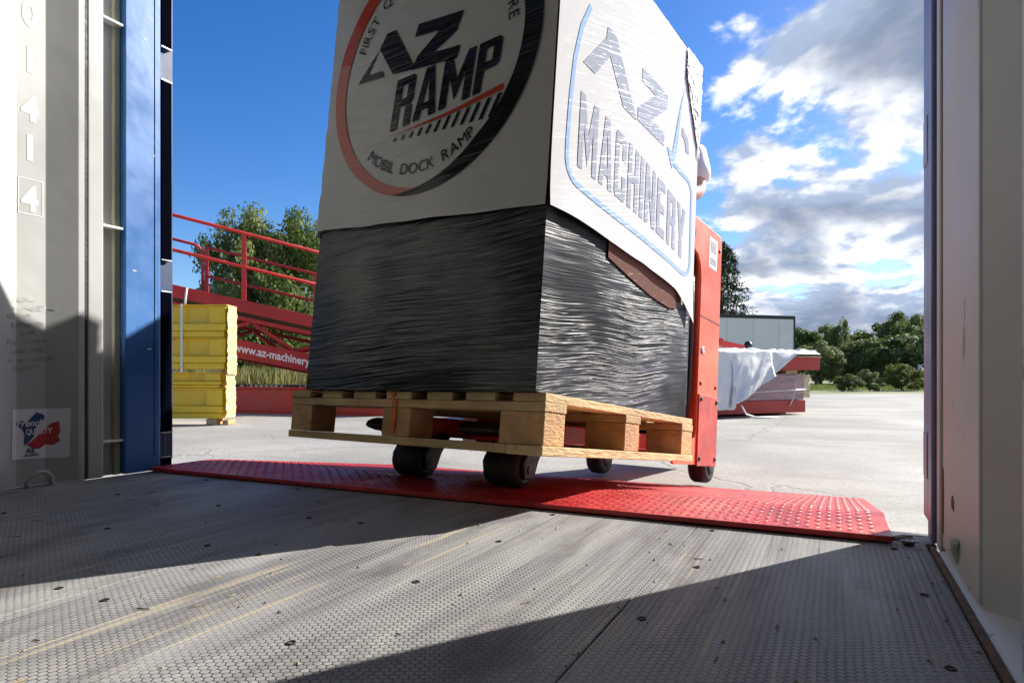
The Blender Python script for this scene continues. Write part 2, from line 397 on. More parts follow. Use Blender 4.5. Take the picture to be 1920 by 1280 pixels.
# ================================================================== SETTING
GZ = -.16
mb = MB(); mb.add([(-1500,-1500,GZ-.02),(1500,-1500,GZ-.02),(1500,1500,GZ-.02),(-1500,1500,GZ-.02)], [(0,1,2,3)])
tag(mb.build('ground', M_soil), kind='structure')
yard = [(-16,-20),(-12.2,3),(-9.8,8.2),(-6,14),(-2.1,19.9),(2.4,22.3),(12,27),(40,30),(40,-20)]
mb = MB(); mb.add([(x,y,GZ) for x,y in yard], [tuple(range(len(yard)))])
tag(mb.build('concrete_yard', M_conc), kind='structure')
def hill(name, u, depth, w, h, seed):
    c = ground_at(u, depth); ax = Vector((cos(TH), sin(TH), 0)); ay = Vector((-sin(TH), cos(TH), 0))
    def fn(a, b):
        s = (a-.5)*2; t = b
        z = h*max(0, cos(s*pi/2))**.8*sin(min(t*1.4, 1)*pi/2)*(.8+.35*noise.noise((s*2.3+seed, t*2, 0)))+noise.noise((s*40, t*20, seed))*h*.02
        p = c + ax*(s*w) + ay*(t*w*.9)
        return (p.x, p.y, GZ-1+z)
    tag(MB().grid(fn, 120, 40).build(name, L_hill), kind='structure')
hill('hill', 120, 260, 150, 66, 1.3)
hill('hill', 1600, 420, 260, 46, 4.1)

# ================================================================== CONTAINER
XL, XR = -2.18, .165
YB, YE = -10.4, 1.60
ROOF = 2.39
con = tag(empty('shipping_container', (0, 0, 0)), 'open shipping container with white corrugated walls and worn dark floor, seen from inside', 'container')
# floor panels and joints
sub = MB().box(XL-.03, XR+.05, YB, YE+.09, -.155, -.032).build('underframe', M_darksteel, con)
edges = [-2.175, -1.82+.30, -1.046, -.274, XR]
edges = [-2.175, -1.046, -.274, XR]
for a, b in zip(edges[:-1], edges[1:]):
    for y0, y1 in ((-4.28, -1.85), (-1.845, .2), (.204, 1.555)):
        pass
    for y0, y1 in ((YB+.02, -3.3), (-3.296, -.9), (-.896, 1.552)):
        MB().box(a+.0012, b-.0012, y0, y1, -.028, 0).build('floor_panel', M_floor, con, bevel=.0012)
scr = MB(); scr.lathe([(-.002, .0062), (.0004, .0062), (.0006, .0048), (-.001, .0038), (-.0014, .001)], (0, 0, 0), 2, 14)
scr_me = scr.mesh('screw', mat('dark_screw', (.035, .03, .028), .6, .5))
for i, y in enumerate([1.467-.286*k for k in range(8)]):
    for x in (-1.815, -1.43, -1.105, -.972, -.612, -.228, .115):
        if i == 0 and x in (-.972, -1.105): continue
        s = mesh_obj('screw', scr_me, con); s.location = (x+random.uniform(-.012, .012), y+random.uniform(-.008, .008), .0012)
# threshold
MB().box(XL, XR+.02, 1.555, 1.66, -.03, -.004).build('door_sill', M_darksteel, con, bevel=.003)
# corrugated side walls
def corrugated(name, x_in, sgn, y_start, y_end, m, special):
    amp = .036; prof = list(special); y = prof[-1][1]; k = 0
    while y > y_end:
        for dy, dx in ((.07, 0), (.068, amp), (.07, amp), (.068, 0)):
            y -= dy; prof.append((x_in + sgn*dx, y))
    b = MB(); n = len(prof); zs = [0.0, .6, 1.2, 1.8, ROOF]
    for (x, yy) in prof:
        for z in zs: b.v.append((x, yy, z))
    nz = len(zs)
    for i in range(n-1):
        for j in range(nz-1): b.f.append((i*nz+j, (i+1)*nz+j, (i+1)*nz+j+1, i*nz+j+1)); b.sm.append(False)
    o = b.build(name, m, con)
    md = o.modifiers.new('thick', 'SOLIDIFY'); md.thickness = .003; md.offset = 0
    bv = o.modifiers.new('bevel', 'BEVEL'); bv.width = .006; bv.segments = 3; bv.limit_method = 'ANGLE'; bv.angle_limit = radians(20)
    return o
corrugated('side_wall', XL, -1, 1.295, YB, M_wallw, [(XL, 1.292), (XL, 1.274), (XL-.036, 1.195), (XL-.036, 1.112), (XL, 1.05)])
corrugated('side_wall', .188, 1, 1.11, YB, M_wallr, [(.188, 1.115), (.224, 1.035), (.224, .965), (.188, .90)])
# end and roof
MB().box(XL-.04, .23, YB-.04, YB, 0, ROOF).build('end_wall', M_wallw, con)
MB().box(XL-.04, .23, YB-.04, 1.55, ROOF, ROOF+.004).build('roof', M_wallw, con)
MB().box(XL-.04, .23, 1.42, 1.60, 2.28, ROOF+.1).build('door_header', M_wallw, con, bevel=.004)
# left door frame
MB().box(XL-.03, XL-.001, 1.293, 1.302, 0, 2.3).build('wall_seam', M_rubber, con)
MB().box(XL-.045, XL+.001, 1.303, 1.354, 0, 2.3).build('frame_flange', M_wallw, con, bevel=.004)
MB().box(XL-.045, XL-.036, 1.354, 1.424, 0, 2.3).build('frame_recess', M_wallw, con)
MB().box(XL-.036, XL-.020, 1.404, 1.423, 0, 2.3).build('recess_strip', mat('recess_strip_paint', (.45, .45, .34), .5), con)
for z in (.113, .835, 1.53, 2.1):
    MB().box(XL-.036, XL-.002, 1.355, 1.423, z, z+.008).build('stiffener_plate', M_number, con, bevel=.001)
MB().box(XL-.12, XL+.002, 1.425, 1.56, 0.0, 2.5).build('corner_post', M_blue, con, bevel=.006, label='bright blue steel post beside the door opening')
MB().box(XL+.001, XL+.004, 1.535, 1.552, 0.05, 2.28).build('post_edge_bead', M_blue, con, bevel=.001)
M_chip = mat('paint_chip_primer', (.55, .56, .55), .6)
for yc, zc, h_ in ((1.541, 1.165, .012), (1.537, 1.118, .007), (1.50, 1.52, .004), (1.46, .70, .004), (1.515, .43, .005)):
    b = MB(); b.prism([(yc-.008, zc), (yc+.004, zc-.002), (yc+.009, zc+h_*.6), (yc+.002, zc+h_), (yc-.007, zc+h_*.8)], 0, XL+.0022, XL+.0028); b.build('paint_chip', M_chip, con)
# left door leaf, swung open beside the opening, edge with hinge cut-outs
dl = MB().box(XL-1.2, XL-.0215, 1.575, 1.625, .03, 2.27).build('door', M_dblue, con, bevel=.004, label='dark blue door leaf swung open at the left')
M_navy = mat('navy_rubber_seal', (.0025, .003, .007), .9, spec=.0)
for z0, z1 in ((.005, .040), (.135, .64), (.76, 1.405), (1.53, 2.25)):
    MB().box(XL-.021, XL+.001, 1.563, 1.604, z0, z1).build('door_seal', M_navy, dl, bevel=.002)
for z0, z1 in ((.044, .131), (.644, .756), (1.409, 1.526)):
    MB().box(XL-.021, XL-.012, 1.563, 1.590, z0, z1).build('hinge', M_dblue, dl, bevel=.003)
    MB().box(XL-.020, XL+.003, 1.562, 1.603, z0-.003, z0+.001).build('hinge_rim', M_steel, dl)
    MB().box(XL-.020, XL+.003, 1.562, 1.603, z1-.001, z1+.003).build('hinge_rim', M_steel, dl)
# right door frame
MB().box(.183, .230, 1.118, 1.462, 0.012, 2.3).build('frame_flange', M_wallr, con, bevel=.004)
MB().box(.186, .24, 1.464, 1.476, 0.0, 2.3).build('wall_seam', M_rust, con)
MB().box(.180, .24, 1.478, 1.520, 0.0, 2.3).build('frame_flange', M_wallr, con, bevel=.004)
MB().box(.188, .25, 1.522, 1.545, 0.0, 2.3).build('gasket', M_rubber, con)
MB().box(.174, .30, 1.547, 1.60, 0.0, 2.5).build('corner_post', M_lilac, con, bevel=.006, label='faded blue steel post at the right of the opening')
dr = MB().box(.176, 1.36, 1.612, 1.69, .03, 2.27).build('door', M_lilac, con, bevel=.005)
for z in (.12, .78, 1.5):
    MB().box(.172, .185, 1.60, 1.66, z, z+.10).build('hinge', M_lilac, dr, bevel=.004)
# floor edge rails
MB().box(XR+.001, XR+.010, YB, 1.50, -.02, .006).build('floor_edge_strip', M_brown, con, bevel=.001)
b = MB(); b.prism([(.176, -.02), (.176, .004), (.232, .024), (.232, -.02)], 1, YB, 1.46); b.build('bottom_rail', M_wallr, con)
MB().box(XL-.04, XL+.004, YB, 1.29, -.02, .004).build('bottom_rail', M_wallw, con, bevel=.001)
# rust patches
def patch(name, pts, x, nx, m, par):
    b = MB(); b.prism(pts, 0, min(x, x+nx*.0012), max(x, x+nx*.0012)); return b.build(name, m, par)
patch('rust_patch', [(1.452,.04),(1.461,.05),(1.461,.135),(1.458,.165),(1.450,.16),(1.447,.10),(1.45,.06)], .183, -1, M_rust, con)
patch('rust_patch', [(1.332,.105),(1.352,.108),(1.358,.118),(1.346,.13),(1.334,.122)], .183, -1, M_rust, con)
# lashing rings
def ring_arc(c, r, a0, a1, axis, rad, name, m, par, tilt=0):
    path = []
    for k in range(17):
        q = a0+(a1-a0)*k/16
        path.append((c[0]+tilt*sin(q)*r, c[1]+r*cos(q), c[2]+r*sin(q)))
    return MB().tube(path, rad, 10).build(name, m, par)
ring_arc((XL+.012, 1.152, .012), .034, 0, pi, 0, .0055, 'lashing_ring', M_wallw, con, .35)
for y in (1.118, 1.186): MB().lathe([(-.006, .006), (.006, .009), (.012, .004)], (XL+.012, y, .010), 2, 10).build('ring_weld', M_wallw, con)
MB().tube([(.198, 1.30, .012), (.186, 1.296, .03), (.178, 1.288, .052), (.176, 1.278, .066)], [.006, .007, .008, .007], 10).build('lashing_hook', M_wallr, con)
MB().tube([(.20, 1.20, .016), (.188, 1.20, .02), (.186, 1.20, .012)], .004, 8).build('lashing_hook', M_wallr, con)
# stencilled numbers on the left wall
def wall_plate(vs, fs, y0, z0, name, m, par, x=XL-.0337):
    b = MB(); b.add([(x+v[2], y0+v[0], z0+v[1]) for v in vs], fs); return b.build(name, m, par)
for ch, z in (('0', 1.445), ('1', 1.305), ('4', 1.155), ('1', 1.035), ('4', .878)):
    vs, fs = text_mesh(ch, .105, .004, .85, align='CENTER')
    wall_plate(vs, fs, 1.150, z-.035, 'painted_number', M_number, con)
fr = MB()
y0, y1, z0, z1, w = 1.117, 1.187, .83, .94, .0022
for a in ((y0, y1, z0, z0+w), (y0, y1, z1-w, z1), (y0, y0+w, z0+w, z1-w), (y1-w, y1, z0+w, z1-w)):
    fr.box(XL-.0340, XL-.0336, *a)
fr.build('number_frame', M_number, con)
# handprint-like smudge is left to the paint; sticker with a map
# the sticker bridges the corrugation: follows the wall in three facets
def wall_x(y):
    P = [(1.0, XL), (1.05, XL), (1.112, XL-.036), (1.195, XL-.036), (1.274, XL), (1.4, XL)]
    for (a, xa), (bb, xb) in zip(P[:-1], P[1:]):
        if a <= y <= bb: return xa+(xb-xa)*(y-a)/(bb-a)
    return XL
M_stk = mat('sticker_white', (.78, .78, .80), .35, var=.02)
M_stb = mat('sticker_blue', (.03, .06, .20), .35, var=.03); M_str = mat('sticker_red', (.52, .03, .04), .35, var=.03)
def on_wall(poly, off, name, m, par):
    """polygon (y,z) laid on the corrugated wall, cut at the folds"""
    bm = bmesh.new(); vs = [bm.verts.new((0, y, z)) for y, z in poly]; bm.faces.new(vs)
    bmesh.ops.triangulate(bm, faces=bm.faces[:])
    for yc in (1.112, 1.195, 1.05, 1.274):
        bmesh.ops.bisect_plane(bm, geom=bm.verts[:]+bm.edges[:]+bm.faces[:], plane_co=(0, yc, 0), plane_no=(0, 1, 0))
    for v in bm.verts: v.co.x = wall_x(v.co.y)+off
    bmesh.ops.recalc_face_normals(bm, faces=bm.faces[:])
    me = bpy.data.meshes.new(name); bm.to_mesh(me); bm.free(); me.materials.append(m)
    o = mesh_obj(name, me, par); md = o.modifiers.new('t', 'SOLIDIFY'); md.thickness = .0004; md.offset = 0
    return o
stk = on_wall([(1.095,.085),(1.25,.078),(1.254,.234),(1.098,.236)], .0030, 'sticker', M_stk, con); stk['label'] = 'square white sticker with a blue and red map low on the left wall'
M_scuff = mat('rubbed_grey_mark', (.385, .388, .372), .6, var=.25, vscale=30)
rs = random.Random(11)
for k in range(9):
    zc = .36+.026*k; ya = 1.085+rs.uniform(-.01, .04); yb = 1.20-rs.uniform(-.02, .05)
    top_ = [(ya+(yb-ya)*i/8, zc+.010*(i/8-.5)+rs.uniform(.002, .012)) for i in range(9)]
    bot_ = [(ya+(yb-ya)*i/8, zc+.010*(i/8-.5)-rs.uniform(.000, .008)) for i in range(9)]
    on_wall(bot_+top_[::-1], .0022, 'scuff_mark', M_scuff, con)
SY, SZ = 1.095, .08
def sp(pts): return [(SY+a*.155, SZ+b_*.155) for a, b_ in pts]
on_wall(sp([(.08,.72),(.20,.78),(.28,.74),(.34,.80),(.46,.93),(.56,.90),(.62,.86),(.60,.78),(.52,.72),(.44,.60),(.42,.46),(.34,.36),(.26,.28),(.24,.34),(.25,.52),(.20,.62),(.12,.68)]), .0040, 'map_blue', M_stb, stk)
on_wall(sp([(.30,.30),(.40,.38),(.52,.50),(.62,.56),(.72,.70),(.84,.74),(.82,.62),(.86,.52),(.82,.42),(.86,.34),(.76,.26),(.62,.28),(.52,.20),(.40,.22)]), .0041, 'map_red', M_str, stk)
def sticker_text(body, size, a, b_, m, bold=0, xs=1, shear=0, off=.0048):
    vs, fs = text_mesh(body, size, bold, xs, shear, thick=.0002)
    bb = MB(); bb.add([(wall_x(SY+a*.155+v[0])+off+v[2], SY+a*.155+v[0], SZ+b_*.155+v[1]) for v in vs], fs)
    bb.build('sticker_lettering', m, stk)
sticker_text('French', .030, .10, .66, M_stk, .0006, .9, .3)
sticker_text('QUALITY', .024, .27, .50, M_stk, .0006, .72, off=.0050)
sticker_text('AZ', .018, .28, .14, M_stb, .001); sticker_text('MACHINERY', .0075, .24, .075, M_stb, .0003)

# ================================================================== DOCK PLATE
dp = tag(empty('dock_plate', (0, 0, 0)), 'red tread-plate ramp bridging the container sill and the concrete yard', 'dock plate')
def plate_z(y):
    if y < 1.72: return .016
    t = min(1, (y-1.72)/.08)
    return .016 - .5*t*t*.08*.139 - (max(0, y-1.80))*.139
X0, X1 = -2.165, .105
YN, YF = 1.505, 2.985
def plate_pt(a, b_):
    y = YN+(YF-YN)*b_; ins = .03*min(1, max(0, (y-1.55)/.15))
    x = X0+ins*.3+(X1-.0-ins-(X0+ins*.3))*a
    return x, y
ys = [YN, 1.56, 1.66, 1.72, 1.74, 1.76, 1.78, 1.80, 2.0, 2.2, 2.4, 2.6, 2.8, YF]
b = MB()
b.prism([(y, plate_z(y)) for y in ys] + [(y, plate_z(y)-.012) for y in reversed(ys)], 0, X0, X1)
plate = b.build('plate', M_redp, dp, bevel=.0015)
# tread lozenges
b = MB(); pit = .0205; ny = int((YF-YN-.03)/pit); nx = int((X1-X0-.03)/pit)
for j in range(ny):
    for i in range(nx):
        x = X0+.02+i*pit; y = YN+.02+j*pit
        ang = radians(45) if (i+j) % 2 else radians(-45)
        z = plate_z(y)+.0002; c, s_ = cos(ang), sin(ang); k_ = random.uniform(.75, 1.08); L, Wd = .0092*k_, .0029*k_
        sl = -.139 if y > 1.8 else 0
        pts = []
        for lx, ly, lz in ((-L,0,0),(-L*.3,-Wd,0),(L*.3,-Wd,0),(L,0,0),(L*.3,Wd,0),(-L*.3,Wd,0),(-L*.45,0,.0011),(L*.45,0,.0011)):
            dx, dy = lx*c-ly*s_, lx*s_+ly*c
            pts.append((x+dx, y+dy, z+dy*sl+lz))
        b.add(pts, [(0,1,6),(1,2,7,6),(2,3,7),(3,4,7),(4,5,6,7),(5,0,6)])
tag(b.build('tread_pattern', M_redworn, dp), kind='stuff')
MB().box(X0+.1, X1-.1, 1.60, 1.625, -.02, .0035).build('stop_bar', M_redd, dp)
# bracket and pin at the right corner
MB().tube([(.106, 1.52, .010), (.122, 1.535, .012), (.140, 1.54, .009)], .005, 8).build('retaining_pin', M_steel, dp)
MB().lathe([(0, .009), (.004, .012), (.008, .009)], (.132, 1.512, .001), 2, 12).build('shackle', M_darksteel, dp)
for k in range(4): MB().tube([(.115+.010*k+.007*cos(q*pi/4), 1.525-.004*k+.005*sin(q*pi/4), .006+.001*k) for q in range(9)], .0018, 6).build('chain_link', M_steel, dp)
# worn white points on the plate near the right corner

# ================================================================== PALLET + LOAD + TRUCK (one pose)
POSE = Matrix(((.985, .1723, .0132, -.6119), (-.1726, .978, .1173, 1.4039), (.0073, -.1178, .993, .1484), (0, 0, 0, 1)))
q = POSE.to_quaternion(); POSE = Matrix.Translation(POSE.to_translation()) @ q.to_matrix().to_4x4()
PW, PD, PH = .981, .961, .15
pal = tag(empty('wooden_pallet', mtx=POSE), 'raw timber pallet with an orange mark carried on the truck forks', 'pallet')
zt0 = PH-.022; zs0 = zt0-.023; zb1 = .023
bw = .095
for i in range(7):
    c = -PW+bw/2+.004+(PW-bw-.008)*i/6
    MB().box(c-bw/2+random.uniform(-.004,.004), c+bw/2, random.uniform(-.002,.006), PD-random.uniform(0,.006), zt0, PH-random.uniform(0,.0015)).build('top_board', M_wood, pal, bevel=.002)
for y0 in (0.003, PD/2-.05, PD-.103):
    MB().box(-PW, -.002, y0, y0+.1, zs0, zt0-.0005).build('stringer_board', M_woodx, pal, bevel=.002)
for ix, (xa, xb) in enumerate(((-PW+.002, -PW+.105), (-.555, -.445), (-.135, -.004))):
    for iy, (ya, yb) in enumerate(((.005, .10), (PD/2-.05, PD/2+.045), (PD-.10, PD-.004))):
        o = MB().box(xa, xb, ya, yb, zb1+.0005, zs0-.0005).build('block', M_woodb, pal, bevel=.003)
for y0 in (.0, PD-.1):
    for xa, xb in ((-PW+.0, -.556), (-.554, -.10)):
        pass
MB().box(-PW, -.108, .0, .098, .001, zb1).build('bottom_board', M_woodx, pal, bevel=.002)
MB().box(-PW, -.108, PD-.098, PD, .001, zb1).build('bottom_board', M_woodx, pal, bevel=.002)
MB().box(-.106, 0.0, -.002, PD, 0, zb1+.0002).build('bottom_board', M_wood, pal, bevel=.002)
MB().box(-.55, -.45, .1, PD-.1, .0, zb1-.001).build('bottom_board', M_wood, pal, bevel=.002)
MB().box(-PW+.001, -PW+.1, .1, PD-.1, .0, zb1-.001).build('bottom_board', M_wood, pal, bevel=.002)
b = MB()
for z0, z1, w, yy in ((.03, .10, .012, .0035), (.106, .126, .016, .0012), (.13, .148, .010, -.004)):
    b.prism([(-.512, z0), (-.512+w, z0+.003), (-.510+w, z1), (-.514, z1-.002)], 1, yy-.0012-.002, yy)
b.build('paint_mark', M_orange, pal)

# ---- wrapped load
LX0, LX1, LY0, LY1 = -.893, -.020, -.014, .921
ZB, ZT = PH+.001, PH+1.30
ld = tag(empty('wrapped_load', mtx=POSE), 'tall load in black stretch film with a white printed cover, on the timber pallet', 'load')
MB().box(LX0+.012, LX1-.012, LY0+.012, LY1-.012, ZB+.002, ZT-.012).build('inner_crate', mat('crate_board', (.30, .22, .14), .8), ld)
def wrinkle(u, w, amp):
    return amp*(noise.noise((u*2.2, (w+.02*noise.noise((u*2, w*2, 0)))*30, 1.7)) + .6*noise.noise((u*3.5, w*66, 4.2)))
def perimeter(t):
    """t 0..4 round the four sides (front, right, back, left), rounded corners"""
    pts = [(LX0, LY0), (LX1, LY0), (LX1, LY1), (LX0, LY1)]
    i = int(t) % 4; f = t-int(t); a = pts[i]; c = pts[(i+1) % 4]
    nn = [(0, -1), (1, 0), (0, 1), (-1, 0)][i]
    return (a[0]+(c[0]-a[0])*f, a[1]+(c[1]-a[1])*f), nn
def zblack(x, y, i):
    if i == 0: return .625
    if i == 1: return .60 if y < .1 else .60-.09*min(1, (y-.1)/.75)
    return .60
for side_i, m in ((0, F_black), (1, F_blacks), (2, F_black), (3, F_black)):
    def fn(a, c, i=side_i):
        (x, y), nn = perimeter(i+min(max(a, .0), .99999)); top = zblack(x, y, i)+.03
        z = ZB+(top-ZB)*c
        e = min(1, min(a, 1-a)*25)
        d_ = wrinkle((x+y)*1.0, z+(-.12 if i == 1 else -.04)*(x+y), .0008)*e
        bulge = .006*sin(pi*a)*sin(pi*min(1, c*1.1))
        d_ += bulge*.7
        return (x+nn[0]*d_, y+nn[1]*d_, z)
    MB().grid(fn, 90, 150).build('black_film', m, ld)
# white cover: front
def fcover(a, c):
    x = LX0-.004+(LX1-LX0+.008)*a
    zb = .658+(.602-.658)*a + .004*noise.noise((a*6, 0, 0))
    z = zb+(ZT-zb)*c
    flare = .004*(1-c)**8
    y = LY0-.010-flare + .0006*noise.noise((a*4, c*5, 2))*(1-a)
    if a < .06: y += .0; x += .006*noise.noise((1, c*14, 3))*(1-a/.06)
    return (x, y, z)
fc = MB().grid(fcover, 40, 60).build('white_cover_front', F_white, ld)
def side_x(a, c):
    wv = max(0., 1-c)**12
    return LX1+.0095 + wv*(.007+.006*noise.noise((a*5, 0, 3))) + .0002*noise.noise((a*9, c*7, 5))*min(1, c*3)
def side_zb(a):
    return .600 + .006*sin(a*9) - (.03*max(0, a-.55)/.25 if a < .8 else .03+.085*((a-.8)/.2)**1.5)
def scover(a, c):
    y = LY0-.0095+(LY1-LY0+.019)*a; zb = side_zb(a); z = zb+(ZT-zb)*c
    return (side_x(a, c), y, z)
def on_side(y, z, off):
    a = min(1, max(0, (y-LY0+.0095)/(LY1-LY0+.019))); zb = side_zb(a); c = min(1, max(0, (z-zb)/(ZT-zb)))
    return side_x(a, c)+off
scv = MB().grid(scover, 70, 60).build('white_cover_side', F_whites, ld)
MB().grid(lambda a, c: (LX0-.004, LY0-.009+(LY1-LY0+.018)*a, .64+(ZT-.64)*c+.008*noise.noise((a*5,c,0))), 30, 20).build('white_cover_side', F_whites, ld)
MB().grid(lambda a, c: (LX0-.003+(LX1-LX0+.010)*a, LY1+.009, .60+(ZT-.60)*c), 10, 10).build('white_cover_back', F_white, ld)
MB().grid(lambda a, c: (LX0-.004+(LX1-LX0+.013)*a, LY0-.010+(LY1-LY0+.019)*c, ZT+.002+.01*noise.noise((a*4, c*4, 8))), 20, 20).build('white_cover_top', F_white, ld)
# reddish board showing between film and cover on the right side
bp = [(.30,.560),(.44,.535),(.60,.512),(.74,.505),(.80,.515),(.76,.60),(.30,.62)]
b = MB(); b.prism([(y, z) for y, z in bp], 0, LX1+.0035, LX1+.0045); b.build('board_edge', F_board, ld)
# crumpled film at the top of the far corner
b = MB()
def crump(a, c):
    y = LY1-.13+.142*a; z = ZT-.36*c*(.3+.7*a)
    return (LX1+.013+.0025*noise.noise((a*9, c*22, 1))+.002, y+.006*noise.noise((a*7, c*25, 5)), z)
b.grid(crump, 24, 50); b.build('crumpled_film', mat('crumpled_grey_film', (.36, .37, .40), .45, var=.35, vscale=25, bump=.5, bscale=40, spec=.2), ld)

# ---- print on the front of the cover
FY = LY0-.0128
logo = empty('front_print'); logo.parent = ld
def fpoly(pts, name, m, par=logo, y=FY):
    b = MB(); b.prism(pts, 1, y-.0002, y); return b.build(name, m, par)
CXL, CZL, RO = -.459, 1.108, .402
def crescent(a0, a1, wid, name, m, y):
    n = 72; vs = []; fs = []
    b = MB(); o_, i_ = [], []
    for k in range(n+1):
        t = k/n; a = radians(a0+(a1-a0)*t); w = wid(t)
        o_.append((CXL+RO*cos(a), CZL+RO*sin(a))); i_.append((CXL+(RO-w)*cos(a), CZL+(RO-w)*sin(a)))
    for k in range(n):
        b.prism([o_[k], o_[k+1], i_[k+1], i_[k]], 1, y-.0002, y)
    # merge the segments into one band
    o = b.build(name, m, logo)
    bm = bmesh.new(); bm.from_mesh(o.data); bmesh.ops.remove_doubles(bm, verts=bm.verts, dist=1e-5)
    seen = {}; 
    for f in list(bm.faces):
        key = tuple(sorted(v.index for v in f.verts)); seen.setdefault(key, []).append(f)
    kill = [f for fl in seen.values() if len(fl) > 1 for f in fl]
    bmesh.ops.delete(bm, geom=kill, context='FACES_ONLY'); bm.to_mesh(o.data); bm.free()
    return o
bump_ = lambda t, p: max(.0012, sin(pi*min(max(t, 0), 1))**p)
crescent(118, 166, lambda t: .052*min(1, .25+t*3), 'ring_dark_red', F_inkr, FY)
crescent(166, 284, lambda t: .050*(1-t)**.45+.001, 'ring_red', F_inkrp, FY+.0001)
crescent(-104, 100, lambda t: .001+.056*min(1, (t*4.0))**.8*min(1, (1-t)*3)**.6, 'ring_black', F_ink, FY-.0007)
fpoly([(-.640,1.247),(-.603,1.247),(-.505,1.094),(-.600,1.104),(-.668,1.205)], 'letter_a_stem', F_ink)
fpoly([(-.669,1.2035),(-.714,1.133),(-.648,1.128),(-.637,1.108),(-.757,1.116)], 'letter_a_foot', F_ink)
fpoly([(-.505,1.232),(-.330,1.214),(-.352,1.160),(-.436,1.122),(-.332,1.112),(-.345,1.076),(-.522,1.094),(-.500,1.130),(-.418,1.184),(-.517,1.196)], 'letter_z', F_ink)
def glyph(ch, sw=.19, t=.155, c=.07):
    """heavy condensed capital as convex pieces that butt together, height 1; returns (pieces, width)"""
    w = {'M': .78, 'I': sw, 'A': .62, 'Y': .58, 'N': .60}.get(ch, .55)
    R_ = lambda x0, z0, x1, z1: [(x0, z0), (x1, z0), (x1, z1), (x0, z1)]
    if ch in 'PR':
        m_ = .42
        g = [R_(0, 0, sw, 1), [(sw, 1-t), (w-sw, 1-t), (w-c, 1), (sw, 1)],
             [(w-sw, m_+t), (w-c, m_), (w, m_+c), (w, 1-c), (w-c, 1), (w-sw, 1-t)], [(sw, m_), (w-c, m_), (w-sw, m_+t), (sw, m_+t)]]
        if ch == 'R': g.append([(w-sw, 0), (w, 0), (w, m_-.06), (w-c, m_), (w-sw, m_)])
    elif ch == 'A':
        k = .80; xl = lambda z: sw+(w/2-sw)*z/k
        L_ = [(0, 0), (sw, 0), (w/2, k), (w/2, 1), (w/2-.11, 1)]
        g = [L_, [(w-x, z) for x, z in reversed(L_)], [(xl(.17), .17), (w-xl(.17), .17), (w-xl(.30), .30), (xl(.30), .30)]]
    elif ch == 'M':
        D = [(sw, 1), (sw, .58), (w/2, .08), (w/2, .50)]
        g = [R_(0, 0, sw, 1), R_(w-sw, 0, w, 1), D, [(w-x, z) for x, z in reversed(D)]]
    elif ch == 'C':
        H_ = [[(0, .5), (sw, .5), (sw, 1-t), (c, 1), (0, 1-c)], [(sw, 1-t), (w-sw, 1-t), (w-c, 1), (c, 1)], [(w-sw, .62), (w, .62), (w, 1-c), (w-c, 1), (w-sw, 1-t)]]
        g = H_ + [[(x, 1-z) for x, z in reversed(p)] for p in H_]
    elif ch == 'H': g = [R_(0, 0, sw, 1), R_(w-sw, 0, w, 1), R_(sw, .43, w-sw, .43+t)]
    elif ch == 'I': g = [R_(0, 0, sw, 1)]
    elif ch == 'N': g = [R_(0, 0, sw, 1), R_(w-sw, 0, w, 1), [(sw, 1), (sw, .62), (w-sw, 0), (w-sw, .38)]]
    elif ch == 'E': g = [R_(0, 0, sw, 1), R_(sw, 0, w-.05, t), R_(sw, .43, w-.10, .43+t), R_(sw, 1-t, w-.05, 1)]
    else:
        Y_ = [(0, 1), (w/2-sw/2, .40), (w/2, .40), (w/2, .64), (sw, 1)]
        g = [R_(w/2-sw/2, 0, w/2+sw/2, .40), Y_, [(w-x, z) for x, z in reversed(Y_)]]
    return g, w
def word(body, gap=.09):
    out_, x = [], 0
    for ch in body:
        g, w = glyph(ch); out_.append([[(px+x, pz) for px, pz in p] for p in g]); x += w+gap
    return out_, x-gap
letters, tw = word('RAMP', .075)
for g in letters:
    b = MB()
    for p in g:
        q_ = []
        for x, z in p:
            t_ = x/tw; zz_ = .920+.034*t_+z*(.156-.016*t_)
            q_.append((-.592+.395*t_+.016*z, zz_))
        b.prism(q_, 1, FY-.0002, FY)
    b.build('printed_letter', F_ink, logo)
fpoly([(-.600,.905),(-.36,.924),(-.172,.955),(-.170,.938),(-.36,.914)], 'red_stroke', F_inkr)
for k in range(13):
    t = (k+1)/13; x = -.60+.43*t; h = .006+.058*t**1.1; zt = .898+.040*t**1.3-.004; w_ = .007+.007*t
    fpoly([(x-w_, zt-h), (x, zt-h), (x+.028*t+.004, zt), (x+.028*t+.004-w_, zt)], 'hatch_bar', F_ink)
def arc_text(body, r, a0, a1, size, cw, name, bold=.0):
    """letters on a circle from angle a0 to a1 (degrees); cw True for the upper arc"""
    G = []
    for ch in body:
        if ch == ' ': G.append((None, None, size*.42)); continue
        vs, fs = text_mesh(ch, size, bold, 1.0, align='LEFT'); x0 = min(v[0] for v in vs); wd = max(v[0] for v in vs)-x0
        G.append(([(v[0]-x0-wd/2, v[1], v[2]) for v in vs], fs, wd))
    tot = sum(g[2] for g in G); arc = abs(radians(a1-a0))*r; gap = (arc-tot)/(len(G)-1)
    a = radians(a0); sg = -1 if cw else 1
    for vs, fs, wd in G:
        if vs:
            am = a+sg*(wd/2)/r; rot = am-pi/2 if cw else am+pi/2
            px, pz = CXL+r*cos(am), CZL+r*sin(am); b = MB()
            b.add([(px+v[0]*cos(rot)-v[1]*sin(rot), FY-.0008+v[2], pz+v[0]*sin(rot)+v[1]*cos(rot)) for v in vs], fs)
            b.build(name, F_ink, logo)
        a += sg*(wd+gap)/r
arc_text('FIRST QUA', .292, 160, 111, .050, True, 'printed_letter')
arc_text('ORE', .292, 21.5, 3.5, .050, True, 'printed_letter')
